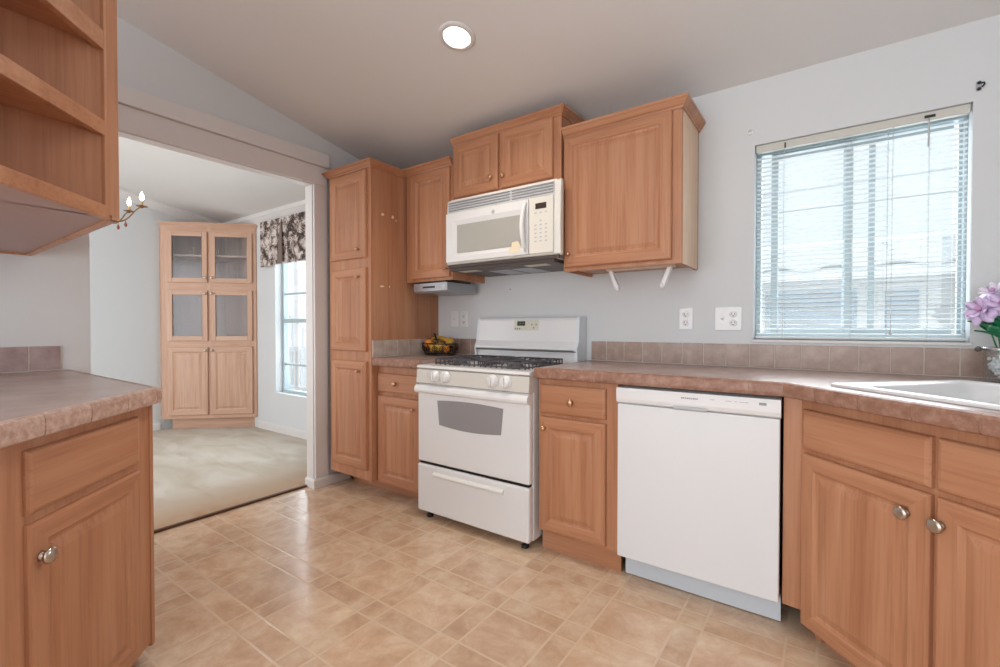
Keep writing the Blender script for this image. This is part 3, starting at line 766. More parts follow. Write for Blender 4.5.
# ------------------------------------------------------------------ upper cabinets on the back wall
YU = 2.215
def upper_right():
    t = thing('wall_cabinet', 'large single door oak wall cabinet right of the microwave', 'cabinet', (-.86, 2.38, 1.404))
    x0, x1 = -1.160, -.556
    MB().box(x0, x1, YU, YW - .001, 1.420, 2.125, bev=.001).box(x0, x1, YU, YU + .019, 1.404, 1.420).box(x1 - .016, x1, YU + .019, YW - .001, 1.404, 1.420).box(x0, x0 + .016, YU + .019, YW - .001, 1.404, 1.420).build('body', 'oak', t)
    MB().box(x1 - .0005, x1 + .0025, YU + .022, YW - .03, 1.404, 2.118).build('side_panel', 'maple', t)
    MB().sweep([(x0, YU), (x1 + .0025, YU), (x1 + .0025, YW - .001)], [(o * .85, h) for o, h in CROWN], z=2.112).build('crown_moulding', 'oak_h', t)
    door(t, -1.150, -.597, 1.424, 2.110, YU, -1.118, 1.492, kr=.011)
    return t
upper_right()
def upper_mid():
    t = thing('wall_cabinet', 'short two door oak wall cabinet directly above the microwave', 'cabinet', (-1.56, 2.38, 1.89))
    x0, x1 = -1.945, -1.176
    MB().box(x0, x1, YU, YW - .001, 1.895, 2.255, bev=.001).build('body', 'oak', t)
    MB().sweep([(x0, YU), (x1, YU), (x1, YW - .001)], [(o * .85, h * .9) for o, h in CROWN], z=2.243).build('crown_moulding', 'oak_h', t)
    door(t, -1.926, -1.585, 1.916, 2.240, YU, -1.629, 1.990, kr=.014)
    door(t, -1.565, -1.222, 1.916, 2.240, YU, -1.542, 1.985, kr=.014)
upper_mid()
def upper_left():
    t = thing('wall_cabinet', 'narrow oak wall cabinet between the pantry and the microwave', 'cabinet', (-2.16, 2.38, 1.41))
    x0, x1 = -2.366, -1.948
    MB().box(x0, x1, YU, YW - .001, 1.432, 2.150, bev=.001).box(x0, x1, YU, YU + .019, 1.410, 1.432).box(x1 - .016, x1, YU + .019, YW - .001, 1.410, 1.432).box(x0, x0 + .016, YU + .019, YW - .001, 1.410, 1.432).build('body', 'oak', t)
    MB().sweep([(x0, YU), (x1 - .002, YU)], [(o * .9, h) for o, h in CROWN], z=2.132).build('crown_moulding', 'oak_h', t)
    door(t, -2.312, -1.964, 1.428, 2.126, YU, -1.984, 1.478, kr=.011)
upper_left()

# ------------------------------------------------------------------ microwave over the range
def microwave():
    t = thing('microwave_oven', 'white over-the-range microwave hung under the short wall cabinet', 'microwave', (-1.53, 2.34, 1.46))
    x0, x1 = -1.921, -1.172; y0 = 2.135
    x0, x1 = -1.918, -1.168
    x1f = -1.134                      # front frame spreads a little past the right end of the case
    MB().box(x0, x1 - .006, 2.16, YW - .002, 1.472, 1.892, bev=.003).build('body', 'white', t)
    fr = MB(); prof = [(2.16, 1.486), (2.142, 1.486), (2.130, 1.494), (2.127, 1.66), (2.131, 1.80), (2.137, 1.872), (2.143, 1.880), (2.16, 1.880)]
    fr.rings([[(x, y, z) for y, z in prof] for x in (x0 - .001, x1f)]); fr.build('front_frame', plain('off_white_front', rgb(230, 228, 222), .35, noise=.01), t)
    v = MB()
    for k in range(4):
        z = 1.812 + k * .0150
        for a, b in ((x0 + .014, -1.455), (-1.435, -1.178)):
            v.box(a, b, 2.126, 2.140, z, z + .0055, 1)
    for k in range(5):
        z = 1.8055 + k * .0150
        v.hexa([(x0 + .010, 2.124, z), (-1.172, 2.124, z), (-1.172, 2.136, z), (x0 + .010, 2.136, z), (x0 + .010, 2.130, z + .0065), (-1.172, 2.130, z + .0065), (-1.172, 2.138, z + .0065), (x0 + .010, 2.138, z + .0065)], 0)
    v.build('vent_grille', ['white', 'grey'], t)
    d = MB()
    # door with a sloping frame round the screen
    X0, X1, Z0, Z1 = x0 + .004, -1.322, 1.500, 1.796
    a0, a1, b0, b1 = -1.828, -1.372, 1.552, 1.720
    rg = lambda i, y: [(X0 + (a0 - X0) * i, y, Z0 + (b0 - Z0) * i), (X1 + (a1 - X1) * i, y, Z0 + (b0 - Z0) * i), (X1 + (a1 - X1) * i, y, Z1 + (b1 - Z1) * i), (X0 + (a0 - X0) * i, y, Z1 + (b1 - Z1) * i)]
    d.rings([rg(0, 2.130), rg(0, 2.116), rg(.03, 2.112), rg(.62, 2.112), rg(1.0, 2.119)])
    dr = d.build('door', 'white', t)
    MB().box(a0, a1, 2.1165, 2.1186, b0, b1).build('door_screen', 'mwglass', dr)
    h = MB(); pts = []
    for k in range(13):
        f = k / 12; pts.append((-1.338 - .004 * math.sin(math.pi * f), 2.114 - .034 * math.sin(math.pi * f) ** .7, 1.520 + .262 * f))
    h.tube(pts, [.009 + .004 * math.sin(math.pi * k / 12) for k in range(13)], 10); h.build('handle', 'white', dr)
    MB().prism([(0, 0), (.072, 0), (.074, .040), (.058, .062), (.020, .058), (.016, .030), (0, .026)], 0, .0006).transform(Matrix(((1, 0, 0, -1.445), (0, 0, 1, 2.1105), (0, 1, 0, 1.516), (0, 0, 0, 1)))).build('sticker', plain('cream_sticker', rgb(238, 224, 196), .6), dr)
    MB().lathe([(.012, 0), (.010, .0008), (0, .001)], (-1.555, 2.112, 1.762), (0, -1, 0), 16, sx=1.0).build('maker_mark', 'ltgrey', dr)
    c = MB().box(-1.318, -1.172, 2.117, 2.132, 1.500, 1.796, bev=.003).build('control_panel', 'cream', t)
    MB().box(-1.278, -1.212, 2.1155, 2.1175, 1.735, 1.765).build('display', plain('brown_display', rgb(60, 44, 36), .3), c)
    for r in range(8):
        for q in range(3):
            if r == 2 and q != 1: continue
            x = -1.284 + q * .032; z = 1.712 - r * .0215
            if r == 1: continue
            MB().box(x, x + .013, 2.1160, 2.1175, z, z + .006).build('key_mark', 'ltgrey', c)
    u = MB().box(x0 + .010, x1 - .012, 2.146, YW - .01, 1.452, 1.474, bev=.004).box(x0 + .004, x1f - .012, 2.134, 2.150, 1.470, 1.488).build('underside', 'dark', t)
    for a in (-1.80, -1.32): MB().box(a - .07, a + .07, 2.18, 2.24, 1.4495, 1.453).build('hood_lens', plain('frosted_lens', rgb(206, 200, 190), .4), u)
    f = MB()
    for a, b in ((-1.70, -1.555), (-1.535, -1.40)): f.box(a, b, 2.27, 2.50, 1.4490, 1.453)
    f.build('grease_filter', 'steel', u)
microwave()

# ------------------------------------------------------------------ small fittings
def under_unit():
    t = thing('under_cabinet_appliance', 'slim grey under-cabinet appliance with dark slot below narrow oak cabinet', 'appliance', (-2.1, 2.35, 1.33))
    b = MB(); a = [(-2.284, 2.200), (-1.982, 2.200), (-1.982, 2.50), (-2.284, 2.50)]; c = [(-2.270, 2.215), (-1.998, 2.215), (-1.998, 2.48), (-2.270, 2.48)]
    b.rings([[(x, y, 1.332) for x, y in c], [(x, y, 1.345) for x, y in a], [(x, y, 1.396) for x, y in a]]); b.build('housing', 'steel', t)
    MB().box(-2.20, -2.09, 2.1985, 2.2010, 1.364, 1.376).build('slot', 'black', t)
    MB().box(-2.25, -2.02, 2.225, 2.48, 1.396, 1.4095).build('mounting_plate', 'black', t)
    MB().box(-2.03, -2.00, 2.1985, 2.2010, 1.36, 1.38).build('switch', 'ltgrey', t)
under_unit()
def towel_holder():
    t = thing('paper_towel_holder', 'empty white paper towel holder under the large oak wall cabinet', 'towel holder', (-.79, 2.33, 1.40))
    MB().box(-.962, -.612, 2.312, 2.346, 1.402, 1.4185, bev=.003).build('mounting_bar', plain('pale_bar', rgb(214, 190, 170), .5), t)
    for x, s in ((-.940, 1), (-.636, -1)):
        m = MB(); xb = x + s * .038
        m.hexa([(xb - .010, 2.318, 1.306), (xb + .010, 2.318, 1.306), (xb + .010, 2.342, 1.306), (xb - .010, 2.342, 1.306), (x - .009, 2.316, 1.404), (x + .009, 2.316, 1.404), (x + .009, 2.344, 1.404), (x - .009, 2.344, 1.404)])
        m.lathe([(.016, -.008), (.018, -.004), (.018, .004), (.016, .008)], (xb, 2.33, 1.314), (1, 0, 0), 16)
        m.build('arm', 'white', t)
towel_holder()
def outlet(name, x, z, w, h, kind, label, cat):
    t = thing(name, label, cat, (x, YW, z))
    MB().box(x - w / 2, x + w / 2, YW - .0065, YW - .0005, z - h / 2, z + h / 2, bev=.003).build('plate', 'white', t)
    def duplex(cx):
        for zz in (z + .022, z - .022):
            MB().lathe([(.017, 0), (.017, .002), (.015, .003), (0, .003)], (cx, YW - .0062, zz), (0, -1, 0), 18).build('socket', 'white', t)
            s = MB().box(cx - .008, cx - .0055, YW - .0100, YW - .0088, zz - .002, zz + .007).box(cx + .0055, cx + .008, YW - .0100, YW - .0088, zz - .002, zz + .007).lathe([(.003, 0), (.003, .001), (0, .001)], (cx, YW - .009, zz - .008), (0, -1, 0), 8)
            s.build('slots', 'dark', t)
    def toggle(cx):
        MB().box(cx - .007, cx + .007, YW - .0085, YW - .006, z - .014, z + .014).hexa([(cx - .005, YW - .020, z + .002), (cx + .005, YW - .020, z + .002), (cx + .005, YW - .007, z - .006), (cx - .005, YW - .007, z - .006), (cx - .005, YW - .018, z + .012), (cx + .005, YW - .018, z + .012), (cx + .005, YW - .007, z + .008), (cx - .005, YW - .007, z + .008)]).build('toggle', 'white', t)
    if kind == 'duplex': duplex(x)
    elif kind == 'switch': toggle(x)
    else: toggle(x - .027); duplex(x + .023)
    return t
outlet('wall_outlet', -.613, 1.152, .070, .114, 'duplex', 'single white outlet plate on the wall midway between range and window', 'outlet')
outlet('switch_plate', -.411, 1.150, .124, .118, 'combo', 'wide white switch and outlet plate just left of the kitchen window', 'switch')
outlet('switch_plate', -2.222, 1.165, .070, .114, 'switch', 'white light switch plate beside the pantry above the fruit basket', 'switch')
outlet('wall_outlet', -2.132, 1.165, .070, .114, 'duplex', 'white outlet plate on the wall just left of the range backguard', 'outlet')
def hook_left():
    t = thing('curtain_hook', 'small white hook on the wall above the left corner of the kitchen window', 'hook', (-.317, YW, 2.055))
    MB().lathe([(.010, 0), (.009, .002), (0, .002)], (-.317, YW - .0005, 2.055), (0, -1, 0), 14).build('plate', 'white', t)
    MB().tube([(-.317, YW - .002, 2.060)] + [(-.317 + .012 * math.cos(a) - .002, YW - .014, 2.055 + .012 * math.sin(a)) for a in [R(60 + k * 25) for k in range(10)]], .0025, 7, 0).build('hook', 'white', t)
hook_left()
def hook_right():
    t = thing('curtain_bracket', 'small dark bracket on the wall above the right corner of the kitchen window', 'bracket', (.470, YW, 2.045))
    MB().box(.458, .474, YW - .004, YW - .0005, 2.026, 2.062, bev=.001).build('plate', 'steel', t)
    MB().lathe([(.006, 0), (.005, .006), (0, .007)], (.466, YW - .004, 2.056), (0, -1, 0), 10).lathe([(.006, 0), (.005, .006), (0, .007)], (.466, YW - .004, 2.032), (0, -1, 0), 10).build('screw', 'black', t)
    MB().tube([(.472, YW - .004, 2.054), (.478, YW - .016, 2.050), (.479, YW - .018, 2.042), (.474, YW - .010, 2.036)], .003, 7).build('hook', 'black', t)
hook_right()
tag(MB().lathe([(.004, 0), (.004, .002), (0, .003)], (-1.735, YW - .0005, 1.36), (0, -1, 0), 10).build('nail', 'dark'), 'tiny dark nail head in the wall under the microwave', 'nail')

# ------------------------------------------------------------------ recessed ceiling light
def downlight():
    t = thing('recessed_light', 'lit round recessed downlight in the sloping kitchen ceiling', 'light', (LX, LY, ZC(LY)))
    t.rotation_euler = (-math.atan(.195), 0, 0)
    MB().lathe([(.060, .001), (.088, -.001), (.088, -.004), (.078, -.009), (.064, -.010), (.0615, -.004), (.060, .001)], (0, 0, 0), (0, 0, 1), 40, cap0=False, cap1=False).build('trim_ring', 'trim', t, True)
    MB().lathe([(.0615, -.004), (.058, .020), (.050, .050)], (0, 0, 0), (0, 0, 1), 40, cap0=False, cap1=False).build('reflector', plain('reflector', (.75, .70, .62, 1), .25), t, True)
    MB().lathe([(.050, .050), (.050, .048), (.030, .040), (0, .037)], (0, 0, 0), (0, 0, 1), 32).build('lens', 'lens', t, True)
    l = bpy.data.lights.new('downlight_lamp', 'AREA'); l.shape = 'DISK'; l.size = .09; l.energy = 7; l.color = (1, .90, .76); l.spread = R(140)
    o = bpy.data.objects.new('downlight_lamp', l); COL.objects.link(o); o.parent = t; o.location = (0, 0, .030)
downlight()

# ------------------------------------------------------------------ fruit basket on the short counter
def fruit_basket():
    bx, by, z = -2.220, 2.385, ZT + .0005
    t = thing('fruit_basket', 'black wire fruit basket with scrolled sides on the short countertop', 'basket', (bx, by, z))
    def ov(f, zz): return [(bx + .148 * f * math.cos(2 * math.pi * k / 28), by + .095 * f * math.sin(2 * math.pi * k / 28), z + zz) for k in range(28)]
    MB().tube(ov(1.0, .082), .0045, 7, closed=True).build('rim', 'black', t)
    MB().tube(ov(.82, .006), .0045, 7, closed=True).build('base_ring', 'black', t)
    s = MB()
    for k in range(14):
        a = 2 * math.pi * k / 14; ca, sa = math.cos(a), math.sin(a)
        pts = []
        for j in range(15):
            q = j / 14; th = q * 2 * math.pi * 1.3
            rr = .024 * (1 - .55 * q); tang = (-sa, ca)
            f = .91; zz = .044 + rr * math.sin(th); off = rr * math.cos(th)
            rad = .82 + .18 * zz / .082
            pts.append((bx + .148 * rad * ca + off * tang[0], by + .095 * rad * sa + off * tang[1], z + zz))
        s.tube(pts, .0026, 5)
        s.tube([(bx + .148 * .82 * ca, by + .095 * .82 * sa, z + .006), (bx + .148 * ca, by + .095 * sa, z + .082)], .0026, 5)
    s.build('scrollwork', plain('dark_bronze_wire', rgb(52, 34, 26), .45, .3), t)
    f = MB()
    for k in range(-4, 5):
        x = k * .026; w = .095 * .82 * math.sqrt(max(0, 1 - (x / .121) ** 2)); f.tube([(bx + x, by - w, z + .006), (bx + x, by + w, z + .006)], .002, 5)
    f.build('floor_wires', 'black', t)
    # fruit
    yel = plain('lemon_skin', rgb(208, 166, 62), .45, noise=.12, nscale=30, bump=.2, bscale=300)
    org = plain('orange_skin', rgb(222, 138, 58), .45, noise=.1, nscale=30, bump=.25, bscale=350)
    red = plain('red_apple_skin', rgb(170, 58, 50), .3, noise=.35, nscale=14)
    ban = plain('banana_skin', rgb(206, 160, 66), .5, noise=.15, nscale=20)
    grn = plain('leaf_green', rgb(62, 78, 42), .5, noise=.2, nscale=20)
    stem = plain('brown_stem', rgb(70, 50, 32), .7)
    def lemon(x, y, zz, rx, lab):
        o = thing('lemon', lab, 'fruit', (bx + x, by + y, z + zz - .026))
        MB().lathe([(0, -.046), (.006, -.043), (.010, -.038), (.022, -.028), (.029, -.008), (.029, .008), (.022, .028), (.010, .038), (.006, .043), (0, .046)], (bx + x, by + y, z + zz), (math.cos(rx), math.sin(rx), .15), 18).build('skin', yel, o)
    lemon(.035, -.045, .062, .4, 'lemon at the front of the fruit basket, just right of the green leaves')
    lemon(.075, .020, .094, -.5, 'lemon on top of the fruit at the right end of the basket')
    lemon(-.022, -.050, .052, 2.4, 'lemon low at the front middle of the fruit basket')
    def roundf(name, x, y, zz, r, mat, lab):
        o = thing(name, lab, 'fruit', (bx + x, by + y, z + zz - r))
        MB().lathe([(0, -r * .86), (r * .25, -r * .92), (r * .6, -r * .78), (r * .95, -r * .25), (r, .1 * r), (r * .88, r * .55), (r * .5, r * .86), (r * .2, r * .88), (0, r * .78)], (bx + x, by + y, z + zz), (.1, .05, 1), 20).build('skin', mat, o)
        MB().tube([(bx + x + .078 * r, by + y + .04 * r, z + zz + r * .76), (bx + x + .2 * r, by + y + .05 * r, z + zz + r * 1.15)], .002, 6).build('stem', stem, o)
    roundf('orange', -.082, -.020, .078, .036, org, 'orange at the left end of the fruit basket')
    roundf('apple', -.030, .036, .060, .036, red, 'red apple at the back of the fruit basket')
    roundf('orange', .074, -.014, .045, .027, org, 'orange low at the right end of the fruit basket')
    o = thing('banana', 'yellow banana lying across the top of the fruit basket', 'fruit', (bx - .01, by + .01, z + .085))
    pts = [(bx - .095 + .19 * k / 14, by - .012 + .03 * math.sin(math.pi * k / 14), z + .106 + .014 * math.sin(math.pi * k / 14) - .008 * k / 14) for k in range(15)]
    MB().tube(pts, [.005, .010, .014, .016, .017, .0175, .018, .018, .0175, .017, .016, .014, .011, .007, .004], 9).build('skin', ban, o)
    MB().tube([pts[0], (pts[0][0] - .012, pts[0][1], pts[0][2] + .006)], .004, 6).build('stem', stem, o)
    o = thing('leaf_sprig', 'dark green leaves tucked in the middle of the fruit basket', 'leaves', (bx, by - .03, z + .10))
    for k in range(6):
        a = k * 1.05; L_ = .045; c0 = Vector((bx - .004, by - .036, z + .108)); dv = Vector((math.cos(a), math.sin(a) * .6, .35 + .15 * (k % 2))).normalized(); sd = dv.cross(Vector((0, 0, 1))).normalized()
        m = MB(); m.rings([[c0 + dv * L_ * f + sd * w + Vector((0, 0, -.012 * f * f)) for w in (-ww, ww)] + [c0 + dv * L_ * f + Vector((0, 0, -.003 - .012 * f * f)) for _ in (0,)] for f, ww in ((0, .002), (.25, .010), (.55, .013), (.8, .008), (1, .001))])
        m.build('leaf', grn, o)
    o = thing('black_stick', 'thin black stick leaning out of the fruit basket', 'stick', (bx + .02, by - .02, z + .05))
    MB().tube([(bx + .055, by - .062, z + .062), (bx + .025, by - .052, z + .100), (bx - .012, by - .04, z + .150)], [.005, .006, .0075], 8).build('shaft', 'black', o)
fruit_basket()

# ------------------------------------------------------------------ vase of flowers behind the sink
def vase():
    cx, cy, z = .512, 2.398, ZT + .0005
    t = thing('flower_vase', 'clear glass jar vase standing at the far corner of the sink', 'vase', (cx, cy, z))
    MB().lathe([(.046, 0), (.050, .004), (.051, .10), (.049, .116), (.0525, .120), (.0525, .126), (.047, .126), (.0455, .116), (.0475, .10), (.047, .010), (0, .008)], (cx, cy, z), (0, 0, 1), 32, cap1=False).build('glass_jar', 'vaseglass', t)
    MB().lathe([(.0532, .112), (.0545, .114), (.0545, .122), (.0532, .124)], (cx, cy, z), (0, 0, 1), 28, cap0=False, cap1=False).build('neck_band', 'chrome', t)
    MB().ball((cx - .067, cy - .012, z + .118), .010, 12).tube([(cx - .060, cy - .010, z + .118), (cx - .052, cy - .008, z + .118)], .004, 7).build('clasp_knob', 'dark', t)
    b = MB(); random.seed(3)
    for k in range(70):
        a = random.uniform(0, 6.28); r = .037 * math.sqrt(random.random()); h = random.uniform(.016, .088); s = random.uniform(.006, .009)
        b.ball((cx + r * math.cos(a), cy + r * math.sin(a), z + h), s, 7)
    b = b.build('glass_pebbles', plain('pale_pebbles', rgb(240, 243, 246), .15, 0, .8), t); b['kind'] = 'stuff'
    # bouquet: each is a flower head with its own stem
    lilac = plain('lilac_petal', rgb(220, 196, 232), .6, noise=.12, nscale=25)
    lil2 = plain('pale_lilac_petal', rgb(234, 224, 240), .6, noise=.10, nscale=25)
    leafm = plain('silk_leaf', rgb(44, 138, 92), .45, noise=.35, nscale=22)
    stemm = plain('flower_stem', rgb(60, 120, 80), .5)
    bq = thing('silk_bouquet', 'bunch of lilac silk flowers with green leaves standing in the glass jar', 'flowers', (cx, cy, z + .10))
    def flower(px, py, pz, s, nrm, mat, lab):
        nrm = Vector(nrm).normalized(); u = nrm.orthogonal().normalized(); w = nrm.cross(u); c = Vector((px, py, pz))
        o = MB().ball(c + nrm * s * .18, s * .17, 10).build('flower_head', plain('flower_centre', rgb(196, 150, 190), .7), bq)
        o['label'] = lab
        for ring, (np_, L_, tilt_) in enumerate(((7, s, .25), (6, s * .72, .75))):
            for k in range(np_):
                a = 2 * math.pi * k / np_ + ring * .4
                d = (u * math.cos(a) + w * math.sin(a)); side = nrm.cross(d)
                rs = []
                for f, ww in ((0, .12), (.3, .30), (.62, .36), (.88, .22), (1, .03)):
                    lift = nrm * (L_ * (tilt_ * f - (.35 if ring == 0 else .1) * f * f * 1.4))
                    q = c + d * L_ * f + lift
                    rs.append([q - side * L_ * ww - nrm * .003, q + nrm * -.006 * (1 - f), q + side * L_ * ww - nrm * .003, q + side * L_ * ww * .9 - nrm * .0042, q - nrm * .0075 * (1 - f) - nrm * .001, q - side * L_ * ww * .9 - nrm * .0042])
                MB().rings(rs, sm=True).build('petal', mat, o)
        st = (cx + (px - cx) * .15, cy + (py - cy) * .15, z + .095)
        MB().tube([c - nrm * .004, c - nrm * .02 + Vector((0, 0, -.02)), Vector(((px + cx) / 2, (py + cy) / 2, z + .17)), Vector(st)], .0024, 6).build('stem', stemm, o)
    for d in (((-.070, -.050, .262), .058, (-.7, -.6, .35), lilac, 'lilac flower lowest on the left of the bouquet'),
              ((-.020, -.075, .278), .056, (-.2, -.8, .5), lilac, 'lilac flower at the front middle of the bouquet'),
              ((-.030, -.010, .325), .052, (-.5, -.4, .8), lil2, 'palest lilac flower at the top left of the bouquet'),
              ((.030, -.040, .315), .056, (.1, -.6, .8), lil2, 'pale lilac flower at the top of the bouquet near the frame edge'),
              ((.055, -.060, .270), .054, (.5, -.7, .4), lilac, 'lilac flower at the right side of the bouquet')):
        (ox, oy, oz), s, nn, m_, lab = d
        flower(cx + ox, cy + oy, z + oz, s, nn, m_, lab)
    o = bq
    for k in range(34):
        a = k * 2.4; rr = .030 + .030 * ((k * 7) % 10) / 10; hz = .190 + .050 * ((k * 3) % 7) / 7
        c0 = Vector((cx + .012 * math.cos(a), cy + .012 * math.sin(a), z + hz - .03)); d = Vector((math.cos(a), math.sin(a),   .35 + .3 * (k % 3))).normalized()
        sd = d.cross(Vector((0, 0, 1))).normalized(); nn = sd.cross(d); L_ = rr + .045
        rs = [[c0 + d * L_ * f - sd * L_ * ww - nn * .1 * L_ * f * f, c0 + d * L_ * f - nn * (.1 * L_ * f * f + .003), c0 + d * L_ * f + sd * L_ * ww - nn * .1 * L_ * f * f, c0 + d * L_ * f - nn * (.1 * L_ * f * f + .0048)] for f, ww in ((0, .03), (.3, .22), (.6, .26), (.85, .15), (1, .02))]
        MB().rings(rs, sm=True).build('leaf', leafm, o)
    MB().tube([(cx, cy, z + .10), (cx, cy, z + .20)], .004, 6).build('stem', stemm, o)
vase()

# ------------------------------------------------------------------ angled base cabinet and counter at the left
def left_base():
    X0, Y0 = -1.235, 0.0        # origin of the front plane x + y = -1.235 - .028
    org = (-1.263, 0.0, 0.0)
    t = thing('base_cabinet', 'oak base cabinet with angled front at the left, drawer over door with nickel knob', 'cabinet', org, R(135))
    c = math.sqrt(.5)
    def L(x, y):
        dx, dy = x - org[0], y - org[1]; return (-c * dx + c * dy, -c * dx - c * dy)
    # along the front plane: local x = distance towards the far tip
    tip = .799; near = .215
    wt = lambda a: (org[0] - c * a, org[1] + c * a)
    pt, pn = wt(tip), wt(near)
    poly = [(near, 0), (tip, 0), L(XL + .002, pt[1]), L(XL + .002, -.42), L(pn[0], -.42)]
    MB().prism(poly, .06, .858, bev=.0015).build('body', 'oak', t, True)
    MB().box(tip - .006, tip + .012, -.004, .012, .05, .858, bev=.002).build('corner_post', 'oak', t, True)
    q = [(near + .05, .07), (tip - .06, .07), L(XL + .05, pt[1] - .05), L(XL + .05, -.36), L(pn[0] - .07, -.36)]
    MB().prism(q, 0, .06).build('toe_kick', 'oak_h', t, True)
    drawer(t, .307, .724, .680, .828, 0, local=True, th=.014)
    door(t, .307, .724, .070, .658, 0, .336, .576, 'knob', local=True, kr=.019, th=.014)
left_base()
def left_counter():
    t = thing('countertop', 'brown countertop with speckled tile edge and pointed corner at the left', 'countertop', (-2.2, .2, .86))
    k = -1.237; c = math.sqrt(.5)
    tip = (k - .571, .571); near = (-1.375, k + 1.375)
    poly = [tip, near, (near[0], -.44), (XL + .003, -.44), (XL + .003, tip[1])]
    MB().prism(poly, .860, ZT).build('slab', 'counter', t)
    prof = [(0, -.052), (.014, -.052), (.019, -.048), (.021, -.038), (.021, -.012), (.017, -.003), (.008, .001), (0, .001)]
    edge_tiles(MB(), [(near[0], -.44), near, tip, (XL + .003, tip[1])][::-1][::-1], ZT, .1505, .05, prof=prof).build('edge_tiles', ['edge_pale', 'edge_pale'], t)
left_counter()
splash('backsplash', 'two tiles visible on the wall at the back of the left countertop', (XL, -.42), (XL, .552), ZT + .001, 1.022, .1055, .022)
bpy.data.objects['backsplash.003'].data.materials[0] = tile('mauve_tile', rgb(150, 128, 128), rgb(168, 146, 146), rgb(182, 162, 162), .28, 14)

# ------------------------------------------------------------------ open corner shelf unit, upper left
def shelf_unit():
    t = thing('wall_cabinet', 'oak wall cabinet with open angled corner shelves hanging above the left countertop', 'cabinet', (-1.9, .2, 1.423))
    k = -1.275; zb, ztp = 1.423, 2.20
    P = lambda s, o=0.0: (k + s * math.sqrt(.5) - o * math.sqrt(.5), -s * math.sqrt(.5) - o * math.sqrt(.5))   # s along front, o inward
    xb = -1.712
    # closed box behind, with slightly raised bottom panel
    MB().box(XL + .001, xb, -.30, .461, zb + .012, ztp, bev=.001).box(XL + .001, xb, .443, .461, zb, zb + .012).box(XL + .001, XL + .019, -.3, .443, zb, zb + .012).build('body', 'oak', t)
    MB().box(XL + .02, xb - .002, -.298, .442, zb + .008, zb + .0125).build('bottom_panel', 'mauve', t)
    sl, sr = -.195, -.6525
    pr, pl = P(sr), P(sl)
    # triangular boards
    def board(z0, z1, name='shelf', o=0.0, mat='oak_d'):
        a, b = P(sr + .03, o), P(sl, o)
        MB().prism([a, (xb + .001, a[1]), (xb + .001, b[1]), b], z0, z1).build(name, mat, t)
    board(1.436, 1.458, 'bottom_shelf', .015); board(1.429, 1.4362, 'underside_panel', .015, 'mauve'); board(1.672, 1.700, 'shelf', .015); board(1.918, 1.945, 'shelf', .015); board(2.166, 2.194, 'top_board', .015)
    def bar(s0, s1, z0, z1, mat='oak_h', name='rail', th=.019):
        a, b, c_, d = P(s0), P(s1), P(s1, th), P(s0, th)
        m = MB().prism([a, b, c_, d], z0, z1, bev=.0015); return m.build(name, mat, t)
    bar(-.604, sl, zb, 1.4615, 'oak_h'); bar(-.604, sl, 1.660, 1.7035, 'oak_h'); bar(-.604, sl, 1.905, 1.960, 'oak_h'); bar(-.604, sl, 2.15, ztp)
    bar(-.630, -.604, zb, ztp, 'oak', 'stile')
    # end post showing its edge beside the stile
    MB().box(pr[0] - .002, pr[0] + .020, pr[1] - .030, pr[1], zb, ztp, bev=.002).build('end_post', 'oak', t)
    MB().box(xb - .001, xb + .003, P(sl)[1], .44, zb + .012, ztp).build('back_panel', 'oak', t)
    MB().prism([P(-.600, .0185), P(-.640, .0185), (xb + .002, .438), (xb + .002, .405)], zb + .01, ztp).build('inner_post', 'oak', t)
    MB().box(xb, pl[0], pl[1] - .018, pl[1], zb, ztp).build('side_panel', 'oak', t)
shelf_unit()

